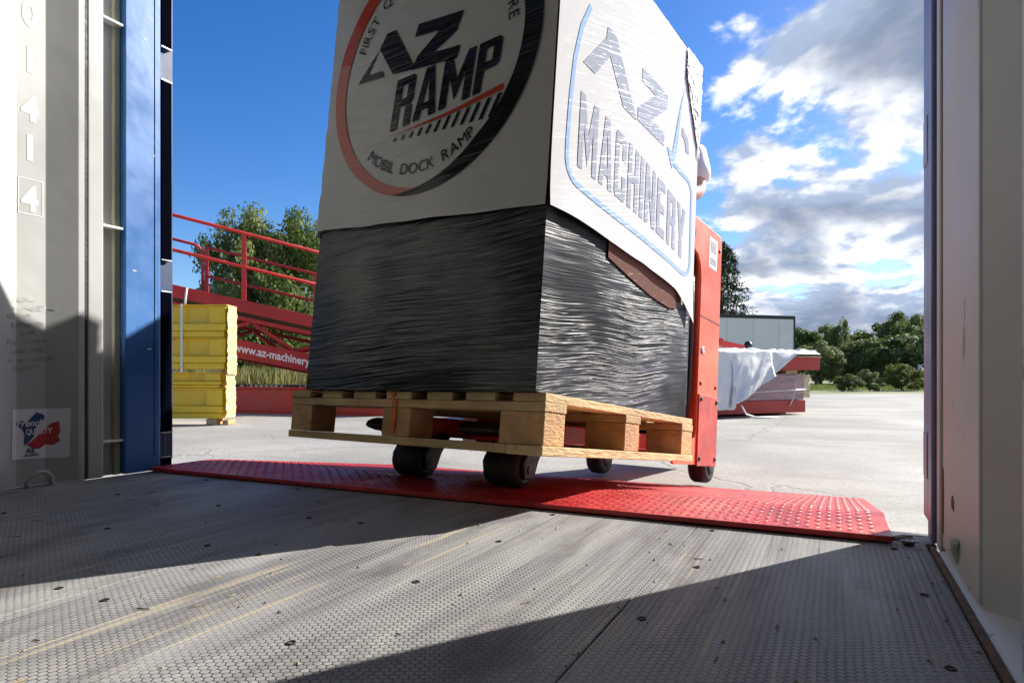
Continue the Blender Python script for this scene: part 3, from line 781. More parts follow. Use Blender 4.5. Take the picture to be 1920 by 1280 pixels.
arc_text('MOBIL DOCK RAMP', .338, 229, 307, .047, False, 'printed_letter')

# ---- print on the right side of the cover
SX = LX1+.0125
sp_ = empty('side_print'); sp_.parent = ld
def spoly(pts, name, m, off=0):
    b = MB(); b.prism(pts, 0, 0, .0002); b.v = [(on_side(v[1], v[2], .0009+off)+v[0], v[1], v[2]) for v in b.v]; return b.build(name, m, sp_)
spoly([(.222,1.20),(.272,1.20),(.425,1.015),(.335,1.015),(.215,1.155)], 'letter_a_stem', F_sink)
spoly([(.212,1.158),(.242,1.122),(.165,1.03),(.10,1.03)], 'letter_a_foot', F_sink)
spoly([(.45,1.20),(.645,1.20),(.645,1.155),(.53,1.065),(.63,1.065),(.63,1.02),(.43,1.02),(.43,1.06),(.55,1.155),(.45,1.155)], 'letter_z', F_sink)
letters, tw = word('MACHINERY', .11)
for g in letters:
    b = MB()
    for p in g:
        b.prism([(.098+.735*x/tw, .745-.055*(x/tw)**2+z*(.205-.03*x/tw)) for x, z in p], 0, 0, .0002)
    b.v = [(on_side(v[1], v[2], .0009)+v[0], v[1], v[2]) for v in b.v]
    b.build('printed_letter', F_sink, sp_)
def ribbon(path, w, name, m):
    b = MB(); n = len(path); L, R_ = [], []
    for i, p in enumerate(path):
        p0 = path[max(0, i-1)]; p1 = path[min(n-1, i+1)]; t = Vector((p1[0]-p0[0], p1[1]-p0[1])).normalized(); nn = Vector((-t.y, t.x))*w/2
        L.append((p[0]+nn.x, p[1]+nn.y)); R_.append((p[0]-nn.x, p[1]-nn.y))
    for i in range(n):
        for a, c in (L[i], R_[i]): b.v.append((on_side(a, c, .0010), a, c))
    for i in range(n-1): b.f.append((2*i, 2*i+1, 2*i+3, 2*i+2)); b.sm.append(False)
    o = b.build(name, m, sp_); md = o.modifiers.new('t', 'SOLIDIFY'); md.thickness = .0002
path = [(.125,1.20),(.085,1.12),(.06,1.02),(.05,.92),(.045,.80)]
for k in range(9):
    a = pi+k/8*pi/2; path.append((.105+.06*cos(a), .755+.06*sin(a)))
path += [(.2,.688),(.35,.680),(.5,.672),(.65,.66),(.78,.648)]
for k in range(9):
    a = -pi/2+k/8*pi/2; path.append((.835+.055*cos(a), .70+.055*sin(a)))
path += [(.888,.80),(.884,.90)]
for k in range(7):
    a = k/6*pi/2; path.append((.835+.048*cos(a), .935+.05*sin(a)))
path += [(.76,.99),(.70,.995)]
ribbon(path, .016, 'logo_frame', F_sblue)
spoly([(.655,1.03),(.70,.97),(.735,1.04),(.76,1.20),(.785,1.30),(.748,1.20),(.70,1.03)], 'logo_arrow', F_sblue, .0002)
spoly([(.775,1.15),(.83,1.13),(.845,1.08),(.82,1.075),(.80,1.11),(.775,1.12)], 'logo_hook', F_sink, .0002)

# ---- pallet truck
tk = tag(empty('pallet_truck', mtx=POSE), 'red powered pallet truck behind the load with black rollers under its forks', 'pallet truck')
for xc in (-.29, -.67):
    b = MB(); prof = [(.16, .045), (.19, .030), (1.2, .030), (1.2, .092), (.24, .092), (.17, .075)]
    b.prism(prof, 0, xc-.08, xc+.08); fk = b.build('fork', M_redd, tk, bevel=.006)
    b = MB(); b.prism([(.10, .050), (.158, .036), (.158, .082), (.115, .072)], 0, xc-.075, xc+.075); b.build('fork_tip', M_black, fk, bevel=.012)
    # load roller hung on a lever
    rx = xc+(.008 if xc > -.5 else .012)
    b = MB(); b.lathe([(-.062, .036), (-.056, .047), (-.045, .052), (.045, .052), (.056, .047), (.062, .036)], (rx, .255, -.048), 0, 30)
    b.build('load_roller', M_tyre, tk)
    for sgn in (-1, 1):
        b = MB(); b.prism([(.235, -.075), (.280, -.072), (.300, -.02), (.34, .035), (.30, .045), (.255, .02), (.225, -.03)], 0, rx+sgn*.070-.005, rx+sgn*.070+.005)
        b.build('roller_lever', M_darksteel, tk, bevel=.003)
    MB().lathe([(-.078, .011), (.078, .011)], (rx, .255, -.048), 0, 14).build('roller_axle', M_darksteel, tk)
    b = MB(); b.tube([(rx, .33, .045), (rx, .30, .02), (rx, .285, -.02)], .024, 10); b.build('lever_arm', M_black, tk)
for xc in (-.215, -.735):
    b = MB(); b.lathe([(-.042, .055), (-.036, .070), (-.025, .076), (.025, .076), (.036, .070), (.042, .055)], (xc, 1.64, -.022), 0, 32); wh = b.build('wheel', M_tyre, tk)
    MB().lathe([(.040, .040), (.047, .034), (.047, .010)], (xc, 1.64, -.022), 0, 20).build('hub', M_darksteel, wh)
    MB().box(xc-.055, xc+.055, 1.60, 1.68, .03, .06).build('wheel_fork', M_darksteel, tk, bevel=.004)
side_prof = [(1.075,.0),(1.10,-.015),(1.56,-.015),(1.56,.985),(1.545,1.0),(1.14,1.0),(1.13,.985),(1.13,.875),(1.21,.87),(1.275,.85),(1.308,.81),(1.320,.76),(1.320,.13),(1.306,.095),(1.235,.078),(1.19,.078),(1.165,.095),(1.15,.14),(1.075,.14)]
for x0, x1 in ((-.137, -.125), (-.845, -.833)):
    b = MB(); b.prism(side_prof, 0, x0, x1); sp1 = b.build('side_plate', M_red, tk, bevel=.002)
MB().box(-.832, -.138, 1.335, 1.545, .05, .985).build('body', M_red, tk, bevel=.01)
MB().box(-.125+.0005, -.118, 1.325, 1.552, -.02, .275).build('lower_panel', mat('worn_red_panel', (.48, .055, .04), .5, var=.15, vscale=12, bump=.15, bscale=30, col2=(.34, .14, .11), c2lo=.55, c2hi=.7, c2scale=10, c2stretch=(1, 1, 4)), tk, bevel=.002)
for x0, x1 in ((-.25, -.15), (-.82, -.72)):
    MB().box(x0, x1, 1.10, 1.272, .10, .95).build('mast_upright', M_black, tk, bevel=.004)
for x0, x1 in ((-.80, -.74), (-.22, -.16)):  # unseen upper mast, height set to shape the shadow on the left wall
    MB().box(x0, x1, 1.16, 1.265, .952, 1.62).build('mast_channel', M_black, tk, bevel=.004)
MB().box(-.739, -.221, 1.20, 1.215, .93, 1.60).build('mast_shadow_plate', M_black, tk, bevel=.002)  # unseen plate added across the mast to cast a solid wall shadow
MB().box(-.80, -.16, 1.165, 1.26, 1.622, 1.66).build('mast_crosshead', M_red, tk, bevel=.004)
MB().box(-.715, -.255, 1.14, 1.25, .05, .92).build('battery_cover', M_black, tk, bevel=.01)
MB().box(-.83, -.14, 1.16, 1.28, .01, .06).build('fork_carriage', M_redd, tk, bevel=.006)
MB().lathe([(0, .016), (.004, .016), (.006, .012)], (-.125, 1.36, .46), 0, 18).build('round_cap', M_steel, tk)
MB().lathe([(0, .012), (.001, .012)], (-.125, 1.235, .93), 0, 16).build('plate_hole', M_black, tk)
MB().box(-.125, -.122, 1.20, 1.222, .885, .905).build('latch', M_steel, tk, bevel=.001)
for yy, zz2 in ((1.345, .255), (1.53, .255), (1.345, .01), (1.53, .01)):
    MB().lathe([(0, .009), (.004, .009), (.006, .006)], (-.118, yy, zz2), 0, 6).build('bolt', M_darksteel, tk)
for yy, zz2 in ((1.16, .96), (1.53, .93), (1.53, .32), (1.35, .32)):
    MB().lathe([(0, .008), (.004, .008), (.005, .005)], (-.125, yy, zz2), 0, 6).build('bolt', M_darksteel, tk)
MB().box(-.1252, -.1235, 1.325, 1.56, .60, .604).build('panel_joint', M_dark, tk)
MB().tube([(-.16, 1.30, .9), (-.15, 1.29, .6), (-.155, 1.30, .3), (-.17, 1.31, .12)], .010, 8).build('hydraulic_hose', M_black, tk)
stp = MB().box(-.1248, -.1240, 1.40, 1.50, .83, .965).build('truck_sticker', M_stk, tk)
MB().box(-.1238, -.1234, 1.415, 1.485, .90, .95).build('sticker_mark', mat('sticker_grey', (.25, .25, .28), .5), stp)
MB().box(-.1238, -.1234, 1.415, 1.485, .845, .875).build('sticker_mark', MATS['sticker_grey'], stp)
MB().tube([(-.48, 1.50, .99), (-.48, 1.62, 1.10), (-.48, 1.72, 1.16)], .022, 12).build('tiller', M_black, tk)
MB().tube([(-.62, 1.74, 1.14), (-.60, 1.72, 1.165), (-.48, 1.72, 1.17), (-.36, 1.72, 1.165), (-.34, 1.74, 1.14)], .015, 10).build('tiller_grip', M_black, tk)
MB().box(-.54, -.42, 1.66, 1.72, 1.12, 1.2).build('tiller_head', M_black, tk, bevel=.015)

MB().box(-.845, -.33, 1.47, 1.50, 1.001, 1.73).build('added_shadow_plate', M_black, tk, bevel=.004)  # unseen plate added behind the load to shade the left wall
MB().box(-.78, -.40, 1.72, 2.34, .138, .165).build('rider_platform', M_black, tk, bevel=.008)
for x in (-.72, -.45): MB().box(x-.03, x+.03, 1.551, 1.718, .10, .136).build('platform_arm', M_redd, tk, bevel=.004)
# ================================================================== PERSON
fwd = -Vector((POSE[0][1], POSE[1][1], 0)).normalized()          # walks towards the container
pc = POSE @ Vector((-.572, 2.05, 0)); pc.z = .066
rgt = Vector((-fwd.y, fwd.x, 0))                                   # camera's right
per = tag(empty('person', pc, atan2(rgt.y, rgt.x)), 'person in a white short-sleeved shirt steering the red pallet truck', 'person'); per.scale = (.95, .95, .95)
# local frame: +x camera right, +y away from facing (backwards), z up, facing -y
def fwdy(v): return v
def skin_obj(name, verts, edges_, radii, m, root=0, sub=2):
    me = bpy.data.meshes.new(name); me.from_pydata(verts, edges_, []); me.update()
    o = mesh_obj(name, me, per); sk = o.modifiers.new('skin', 'SKIN'); sk.use_smooth_shade = True
    for i, r in enumerate(radii):
        sv = me.skin_vertices[0].data[i]; sv.radius = r if isinstance(r, tuple) else (r, r); sv.use_root = (i == root)
    ss = o.modifiers.new('sub', 'SUBSURF'); ss.levels = sub; ss.render_levels = sub
    me.materials.append(m); return o
sgn_y = 1
V = [(0,0,.95),(0,-.01,1.12),(0,-.03,1.30),(0,-.04,1.47),(0,-.05,1.56),(0,-.06,1.64),(0,-.075,1.72),(0,-.07,1.80)]
Rr = [(.15,.11),(.14,.10),(.16,.11),(.13,.09),(.055,.055),(.075,.085),(.080,.098),(.060,.07)]
Ed = [(i, i+1) for i in range(7)]
def chain(start, pts):
    p = start
    for (v, r) in pts:
        V.append(v); Rr.append(r); Ed.append((p, len(V)-1)); p = len(V)-1
    return p
def fingers(wr, sx_):
    base = V[wr]
    for k, L in enumerate((.040, .046, .044, .034)):
        x = base[0]+sx_*(-.028+.019*k)
        chain(wr, [((x, base[1]-.045, base[2]-.012), .011), ((x, base[1]-.045-L*.6, base[2]-.022), .0085), ((x, base[1]-.045-L*.75, base[2]-.048), .008)])
    chain(wr, [((base[0]-sx_*.036, base[1]-.015, base[2]-.02), .011), ((base[0]-sx_*.046, base[1]-.04, base[2]-.04), .009)])
a = chain(3, [((.20,-.04,1.47),(.062)), ((.235,-.10,1.26),.048), ((.215,-.22,1.22),.042), ((.150,-.335,1.262),.028), ((.14,-.365,1.262),(.030,.018))]); fingers(a, 1)
a = chain(3, [((-.20,-.04,1.47),(.062)), ((-.24,-.09,1.26),.048), ((-.22,-.21,1.22),.042), ((-.150,-.335,1.262),.028), ((-.14,-.365,1.262),(.030,.018))]); fingers(a, -1)
chain(0, [((.10,0,.86),(.095)), ((.11,-.10,.50),.062), ((.11,.02,.12),.045), ((.11,.02,.055),.042), ((.115,-.12,.035),(.045,.03))])
chain(0, [((-.10,0,.86),(.095)), ((-.11,.05,.49),.062), ((-.11,.24,.14),.045), ((-.11,.25,.075),.042), ((-.115,.12,.035),(.045,.03))])
body = skin_obj('body', V, Ed, Rr, M_skin)
SV = [(0,0,.93),(0,-.01,1.12),(0,-.03,1.30),(0,-.04,1.455),(.20,-.04,1.47),(.232,-.085,1.305),(-.20,-.04,1.47),(-.236,-.08,1.305),(0,-.045,1.52)]
skin_obj('shirt', SV, [(0,1),(1,2),(2,3),(3,4),(4,5),(3,6),(6,7),(3,8)], [(.175,.135),(.165,.125),(.185,.135),(.15,.11),.082,.078,.082,.078,.07], M_shirt)
TV = [(0,0,.98),(0,0,.90),(.10,0,.84),(.11,-.10,.50),(.11,.02,.10),(-.10,0,.84),(-.11,.05,.49),(-.11,.235,.13)]
skin_obj('trousers', TV, [(0,1),(1,2),(2,3),(3,4),(1,5),(5,6),(6,7)], [(.165,.125),(.16,.13),.105,.075,.062,.105,.075,.062], M_trouser)
skin_obj('hair', [(0,-.03,1.74),(0,-.05,1.81),(0,-.065,1.845)], [(0,1),(1,2)], [(.075,.085),(.082,.098),(.05,.06)], M_hair)
for s_ in (-1, 1):
    skin_obj('shoe', [(.11*s_, .03 if s_ > 0 else .26, .05), (.113*s_, -.06 if s_ > 0 else .17, .04), (.118*s_, -.15 if s_ > 0 else .09, .032)], [(0,1),(1,2)], [(.045,.045),(.048,.038),(.04,.028)], M_black)
    skin_obj('ear', [(.082*s_, -.06, 1.715), (.088*s_, -.055, 1.745)], [(0,1)], [(.008,.018),(.008,.016)], M_skin, sub=1)
    MB().lathe([(-.004,.002),(-.002,.009),(.002,.010)], (.032*s_, -.158, 1.735), 1, 10).build('eye', M_dark, per)
skin_obj('nose', [(0,-.155,1.735),(0,-.178,1.70)], [(0,1)], [.009,.014], M_skin, sub=1)
MB().box(-.022, .022, -.152, -.148, 1.662, 1.668).build('mouth', mat('lips', (.40, .16, .13), .5), per)

# ================================================================== BACKGROUND, LEFT
ax = Vector((cos(TH), sin(TH), 0))
# yellow steel beams in a bundle
YO = Vector((-5.55, 4.70, GZ))
def local(name, org, rz): return empty(name, org, rz)
YR = TH-radians(3)
def yellow_beam(z0, z1, label, shift=0, seed=0):
    e = tag(empty('yellow_steel_beam', YO+Vector((0, 0, z0)), YR), label, 'steel beam', 'yellow beams strapped in a stack')
    h = z1-z0; x0, x1 = -2.6+shift, shift
    MB().box(x0, x1, .05, .07, h*.42, h-.012).build('web', M_yellow, e, bevel=.003)
    MB().box(x0, x1, .0, .20, h-.012, h-.001).build('top_flange', M_yellow, e, bevel=.003)
    MB().box(x0, x1-.01, -.01, .19, h*.20, h*.42).build('rail', M_yellow, e, bevel=.008)
    MB().box(x0, x1-.03, .004, .18, .003, h*.20-.003).build('lower_rail', M_yellow, e, bevel=.006)
    for k in (0, 1, 2):
        MB().box(x1-.02-.9*k-.17, x1-.02-.9*k, .012, .05, h*.42+.002, h-.014).build('stiffener', M_yellow, e, bevel=.004)
    return e
yellow_beam(.895, 1.23, 'topmost yellow steel beam of the strapped stack by the blue post')
yellow_beam(.57, .893, 'second yellow steel beam from the top of the strapped stack')
yellow_beam(.38, .54, 'third yellow steel beam from the top, just below the dark gap', -.05)
yellow_beam(.065, .378, 'lowest yellow steel beam of the strapped stack, above the wooden feet', -.03)
e = tag(empty('timber_bearer', YO, YR), 'short timber bearer under the right end of the yellow beams', 'timber', 'timber bearers under the yellow beams')
MB().box(-.22, -.12, .01, .2, .004, .064).build('bearer', M_wood, e, bevel=.003)
MB().box(-.06, .0, .03, .2, .004, .05).build('bearer_offcut', M_woodb, e, bevel=.003)
e = tag(empty('timber_spacer', YO+Vector((0, 0, .541)), YR), 'timber spacer in the dark gap between the yellow beams', 'timber')
MB().box(-.16, -.06, .02, .2, 0, .028).build('spacer', M_wood, e, bevel=.003)
e = tag(empty('packing_strap', YO, YR), 'white vertical packing strap round the yellow beams', 'strap')
MB().box(-.475, -.455, -.016, -.013, .54, 1.236).build('strap', M_strap, e)
b = MB(); b.tube([(-.43, -.01, 1.232), (-.425, -.012, 1.30), (-.41, -.012, 1.40)], .012, 6); b.build('strap_end', M_strap, e)
# crumpled film at the end of the bundle
e = tag(empty('torn_film', YO, YR), 'torn crumpled film hanging at the right end of the yellow beams', 'film')
def fray(seed, x0, z0, z1, wd):
    def fn(a, c):
        z = z0+(z1-z0)*a
        nx_ = noise.noise((a*11+seed, c*3, seed)); ny_ = noise.noise((a*9, c*4, seed+5))
        return (x0+wd*(c-.3)+.010*nx_+.006*noise.noise((a*40, c*9, seed)), -.012+.20*c+.012*ny_, z+.02*noise.noise((a*15, c*6, seed)))
    b = MB().grid(fn, 70, 12); b.build('film_sheet', M_fray, e)
fray(1.1, .016, .52, 1.22, .0); fray(5.3, .002, .08, .56, .0)

# red mobile ramp
RA = Vector((.678, .735, 0)); RN = Vector((-.735, .678, 0)); SL = -.20
RO_ = Vector((-8.17, 6.01, 0))
rp = tag(empty('mobile_loading_ramp', (RO_.x, RO_.y, GZ), atan2(RA.y, RA.x)), 'long red steel loading ramp with handrails and white web address', 'loading ramp')
def rz(s): return 1.50-GZ+SL*s      # deck level in the ramp's frame
def sbar(s0, s1, y0, y1, za, zb, name, m=M_redd, par=rp, bevel=.004):
    b = MB(); b.prism([(s0, rz(s0)+za), (s1, rz(s1)+za), (s1, rz(s1)+zb), (s0, rz(s0)+zb)], 1, y0, y1); return b.build(name, m, par, bevel)
M_rail = mat('rail_red_paint', (.55, .03, .025), .4, var=.1)
for y0 in (0, 2.0):
    sbar(-4, 4.7, y0-.05, y0+.05, -.07, .10, 'deck_beam')
    sbar(-4, 4.5, y0-.035, y0+.035, -.19, -.13, 'under_rail')
    sbar(-4, 4.3, y0-.06, y0+.06, -.73, -.47, 'lower_chord')
    k = 0; s_ = -3.6
    while s_ < 4.0:
        b = MB()
        s2 = s_+.55
        za, zb2 = (rz(s_)-.19, rz(s2)-.47) if k % 2 == 0 else (rz(s_)-.47, rz(s2)-.19)
        b.tube([(s_, y0, za), (s2, y0, zb2)], .032, 8); b.build('truss_diagonal', M_redd, rp); s_ += .58; k += 1
sbar(-4, 4.7, .052, 1.948, .0, .02, 'deck_grating', M_darksteel, bevel=0)
for y0, off in ((0, 0), (2.0, .25)):
    sa = -4 if y0 == 0 else .30
    for hgt in (1.06, .58):
        b = MB(); b.tube([(sa, y0, rz(sa)+hgt), (4.6, y0, rz(4.6)+hgt)], .024, 10); b.build('handrail', M_rail, rp)
    for s_ in ([-2.6, -.85, .92, 2.7, 4.5] if y0 == 0 else [.30, 2.05, 3.8]):
        MB().box(s_-.032, s_+.032, y0-.02, y0+.02, rz(s_)+.05, rz(s_)+1.06).build('rail_post', M_rail, rp, bevel=.004)
b = MB(); b.tube([(-.5, 2.0, rz(-.5)+1.06), (.1, 2.0, rz(.1)+1.06), (.20, 2.0, rz(.2)+1.02), (.24, 2.0, rz(.24)+.9), (.24, 2.0, rz(.24)+.08)], .024, 10); b.build('handrail', M_rail, rp)
vs, fs = text_mesh('www.az-machinery.com', .165, .004, .80, 0, 1.0)
b = MB(); b.add([(.79+v[0], -.0615-v[2], rz(.79+v[0])-.645+v[1]) for v in vs], fs); b.build('ramp_lettering', M_number, rp)
# support leg of the ramp
for s_ in (-3.4, 3.6):
    for y0 in (.0, 2.0):
        MB().box(s_-.05, s_+.05, y0-.045, y0+.045, .004, rz(s_)-.74).build('support_leg', M_redd, rp, bevel=.004)

# red beam lying on the yard
e = tag(empty('steel_bridge_section', (-9.2, 6.13, GZ), atan2(.16, 1.23)), 'dark red steel girder with grating top lying on the yard behind the pallet', 'girder')
MB().box(0, 4.2, 0, .025, .03, .33).build('web', M_redd, e, bevel=.003)
MB().box(0, 4.2, .65, .675, .03, .33).build('web', M_redd, e, bevel=.003)
for z in (.0, .33): MB().box(0, 4.2, -.05, .72, z+.003, z+.028).build('flange', M_redd, e, bevel=.003)
for k in range(52): MB().box(.02+.08*k, .055+.08*k, -.03, .70, .3595, .385).build('grating_bar', M_darksteel, e)
e = tag(empty('plastic_bucket', Vector((-6.2, 6.85, GZ+.387))), 'white tapered bucket standing on the dark red girder', 'bucket')
MB().lathe([(0, .085), (.01, .09), (.30, .125), (.305, .132), (.32, .132), (.322, .12), (.02, .08)], (0, 0, 0), 2, 28).build('pail', M_strap, e)
MB().lathe([(.26, .128), (.268, .134), (.276, .128)], (0, 0, 0), 2, 28).build('rim', M_strap, e)

# ================================================================== BACKGROUND, RIGHT
SA = Vector((.62, .784, 0)); SO = Vector((-.34, 9.42, GZ)); SRZ = atan2(.784, .62)
def sthing(name, label, cat, group=None): return tag(empty(name, SO, SRZ), label, cat, group)
e = sthing('steel_base_frame', 'lowest red steel frame under the film-wrapped bundle', 'steel frame')
MB().box(-3.6, 0, 0, .06, .03, .19).build('side_rail', M_redd, e, bevel=.004)
MB().box(-3.6, 0, 1.44, 1.5, .03, .19).build('side_rail', M_redd, e, bevel=.004)
MB().box(-.06, 0, .062, 1.438, .03, .19).build('end_rail', M_redd, e, bevel=.004)
for x in (-3.4, -1.9, -.35): MB().box(x, x+.1, .1, 1.4, .002, .029).build('bearer', M_wood, e, bevel=.002)
M_wrap = film_mat('clear_film_over_red_steel', (.40, .26, .28), .4, fine=2.2, coat=1, skew=.12)
e = sthing('wrapped_steel_bundle', 'red steel bundle wrapped in whitish film between the two red frames', 'bundle')
def wrapfn(nrm):
    def fn(a, c):
        x = -3.55+3.53*a; z = .195+.335*c
        d_ = .022*noise.noise((x*1.6, (z+.1*noise.noise((x*2, z*2, 0)))*28, 1)) + .015*noise.noise((x*5, z*40, 3))
        return (x, .02+d_, z)
    return fn
MB().grid(wrapfn(0), 120, 40).build('wrapping', M_wrap, e)
MB().box(-3.5, -.04, .06, 1.42, .196, .52).build('steel_core', M_redd, e, bevel=.004)
def wend(a, c):
    z = .195+.335*c; y = .02+1.4*a
    return (-.02+.05*max(0, noise.noise((y*2, z*20, 2)))+.03*noise.noise((y*5, z*30, 7)), y, z)
MB().grid(wend, 40, 40).build('wrapping_end', M_fray, e)
def flap(a, c): return (-.02+.14*c+.02*noise.noise((a*9, c*3, 1)), .03+.02*noise.noise((a*7, c*4, 2)), .22+.30*a+.03*c*noise.noise((a*8, 0, 3)))
MB().grid(flap, 40, 8).build('film_flap', M_fray, e)
b = MB(); b.tube([(-.18, -.02, .53), (-.20, -.025, .36), (-.24, -.02, .22), (-.30, -.015, .12)], .006, 6); b.build('cord', M_strap, e)
b = MB(); b.tube([(-1.6, -.02, .24), (-.9, -.03, .30), (-.02, -.02, .33)], .006, 6); b.build('cord', M_strap, e)
e = sthing('timber_spacer', 'timber spacer between the wrapped bundle and the upper red frame', 'timber')
for x in (-2.8, -.32): MB().box(x, x+.2, .02, 1.5, .534, .578).build('spacer', M_wood, e, bevel=.002)
e = sthing('steel_top_frame', 'upper red steel frame half covered by the white tarpaulin', 'steel frame')
MB().box(-3.8, .20, -.06, -.03, .585, .745).build('side_rail', M_redd, e, bevel=.003)
MB().box(-3.8, .20, -.09, .02, .746, .758).build('top_flange', mat('pale_edge', (.50, .30, .26), .5), e, bevel=.002)
MB().box(-3.8, .20, 1.5, 1.53, .585, .758).build('side_rail', M_redd, e, bevel=.003)
MB().box(.17, .20, -.028, 1.498, .585, .745).build('end_rail', M_redd, e, bevel=.003)
MB().box(-3.8, .31, .022, 1.49, .747, .757).build('deck_sheet', M_redd, e, bevel=.002)
e = sthing('white_tarpaulin', 'white tarpaulin draped over the upper red frame and down to the yard', 'tarpaulin')
def tarp(a, c):
    x = -3.4+3.5*a
    drop = .70 if x < -1.45 else .70*max(0, (-.30-x)/1.15)**.85
    if c < .55:
        t = c/.55; y = 1.1-1.2*t
        z = .775+.07*abs(noise.noise((x*5.1, y*4, 0)))+.04*abs(noise.noise((x*12, y*9, 5)))+.06*max(0, noise.noise((x*2.1+4, y*4, 3)))*sin(pi*t)+.03
        if x > -1.2: z -= .01*sin(t*pi)
    else:
        t = (c-.55)/.45
        fold = .6*sin(x*9+noise.noise((x*1.2, t, 2))*4)+.7*noise.noise((x*7+t*3, t*2, 9))+.35*noise.noise((x*16+t*5, t*5, 4))
        y = -.10-.05*t-.055*fold*t*min(1, drop*2)-.10*t*(drop > .3)
        z = .80+.05*abs(noise.noise((x*3.1, -.3, 0)))*(1-t)-t*max(.015, drop)+.0
        x += .22*t*(-1 if x > -1.4 else -.2)*min(1, drop)
    return (x, y, max(.012, z))
to = MB().grid(tarp, 140, 60).build('sheet', M_tarp, e)
md = to.modifiers.new('t', 'SOLIDIFY'); md.thickness = .003
b = MB(); b.tube([(-1.40, -.28, .16), (-1.36, -.32, .05), (-1.25, -.36, .012), (-1.05, -.38, .01), (-.85, -.33, .01)], [.008, .010, .013, .013, .004], 8); b.build('tie_tail', M_strap, e)
e = sthing('steel_bracket', 'small red steel bracket with a black knob lying on the covered stack', 'bracket')
MB().box(-1.02, -.985, .45, .50, .90, 1.0).build('upright', M_rail, e, bevel=.003)
b = MB(); b.prism([(-.985, .88), (-.60, .88), (-.60, .915), (-.985, .97)], 1, .46, .49); b.build('gusset', M_rail, e)
MB().lathe([(0, .05), (.05, .06), (.10, .03)], (-.52, .48, .87), 2, 14).build('knob', M_black, e)

# trailer
t0 = ground_at(1490, 30.0); tdir = (ground_at(1490, 30)-ground_at(1355, 29.0)).normalized()
e = tag(empty('parked_trailer', t0, atan2(tdir.y, tdir.x)), 'pale grey box trailer with a dark top rail parked behind the covered stack', 'trailer')
MB().box(-13.0, 0, 0, 2.5, .95, 3.12).build('box_body', M_trailer, e, bevel=.02)
MB().box(-13.0, .02, -.03, 2.53, 3.12, 3.27).build('top_rail', M_dark, e, bevel=.01)
MB().box(-.06, .03, -.02, .1, .9, 3.12).build('corner_post', M_dark, e, bevel=.005)
MB().box(-13, 0, .05, 2.45, .78, .95).build('chassis', M_dark, e)
for k in range(1, 10): MB().box(-13+k*1.35, -12.985+k*1.35, -.006, -.0005, .96, 3.11).build('panel_seam', mat('trailer_seam', (.42, .44, .48), .5), e)
for k in range(3):
    for y0 in (.05, 2.1):
        MB().lathe([(0, .30), (.02, .48), (.05, .50), (.25, .50), (.28, .48), (.30, .3)], (-2.2-1.25*k, y0, .504), 1, 24).build('wheel', M_tyre, e)
MB().box(-10.5, -10.35, .3, .45, .004, .78).build('landing_leg', M_dark, e)

# ================================================================== VEGETATION
def crown_mesh(name, seed, lobes, n, leaf, m, flat=.9, shell=.55):
    """unit crown: x,y in -1..1, z in 0..1 x height 2; leaf-sized faces gathered in clumps"""
    rnd = random.Random(seed); L = []
    for k in range(lobes):
        while True:
            p = Vector((rnd.uniform(-1, 1), rnd.uniform(-1, 1), rnd.uniform(-1, 1)))
            if p.length < 1: break
        p = Vector((p.x*.80, p.y*.80, p.z*.86)); L.append((p, rnd.uniform(.12, .33)*(1.15-.4*p.length)))
    b = MB()
    for i in range(n):
        p, r = L[rnd.randrange(lobes)]
        d_ = Vector((rnd.gauss(0, 1), rnd.gauss(0, 1), rnd.gauss(0, 1))).normalized()
        q = p + d_*r*(shell+(1-shell)*rnd.random())*Vector((1, 1, flat)).length/1.6
        nrm = (d_+Vector((rnd.uniform(-.8, .8), rnd.uniform(-.8, .8), rnd.uniform(-.4, .9)))).normalized()
        a = nrm.orthogonal().normalized(); a.rotate(Matrix.Rotation(rnd.uniform(0, 6.28), 3, nrm)); c = nrm.cross(a)
        s = leaf*rnd.uniform(.6, 1.3)
        b.add([q-a*s*.5, q+c*s*.33, q+a*s*.6, q-c*s*.33], [(0, 1, 2, 3)])
    me = bpy.data.meshes.new(name); me.from_pydata(b.v, [], b.f); me.materials.append(m); me.update()
    return me, L
def trunk_mesh(seed, L, h, rx, rzv, cz, r0):
    rnd = random.Random(seed); b = MB()
    path = [(0, 0, 0)]; 
    for k in range(1, 6): path.append((rnd.uniform(-.06, .06)*k*.5, rnd.uniform(-.06, .06)*k*.5, (cz+rzv*.5)*k/5))
    b.tube(path, [r0*(1-.15*k) for k in range(6)], 8)
    for p, r in L[:12]:
        t = rnd.uniform(.35, .8); s = Vector((0, 0, (cz+rzv*.3)*t)); e_ = Vector((p.x*rx, p.y*rx, cz+p.z*rzv))
        mid = s.lerp(e_, .5)+Vector((0, 0, -.08*rx)); b.tube([s, mid, e_], [r0*.4, r0*.25, r0*.06], 6)
    return b
CR = {}
for key, m, lobes, n, leaf in (('mid', L_mid, 60, 11000, .075), ('dark', L_dark, 55, 10000, .085), ('olive', L_olive, 60, 10000, .075), ('bright', L_bright, 50, 9000, .07), ('near', L_mid, 80, 17000, .048)):
    CR[key] = crown_mesh('crown', hash(key) % 97 if False else len(key)*13+lobes, lobes, n, leaf, m)
def tree(name, label, cat, pos, h, r, key, group, cz=None, low=.12, rot=0):
    e = tag(empty(name, pos, rot), label, cat, group)
    me, L = CR[key]; rzv = h*(1-low)/2; cz = h*low+rzv
    c = mesh_obj('crown', me, e); c.location = (0, 0, cz); c.scale = (r, r, rzv)
    trunk_mesh(int(h*100), L, h, r, rzv, cz, max(.03, .035*h)).build('trunk', M_bark, e)
    return e
G1 = 'broadleaf trees behind the red ramp'
tree('broadleaf_tree', 'tall leafy tree behind the red ramp, left of the two tops', 'tree', ground_at(462, 17.5), 5.15, 1.55, 'near', G1, low=.05, rot=.4)
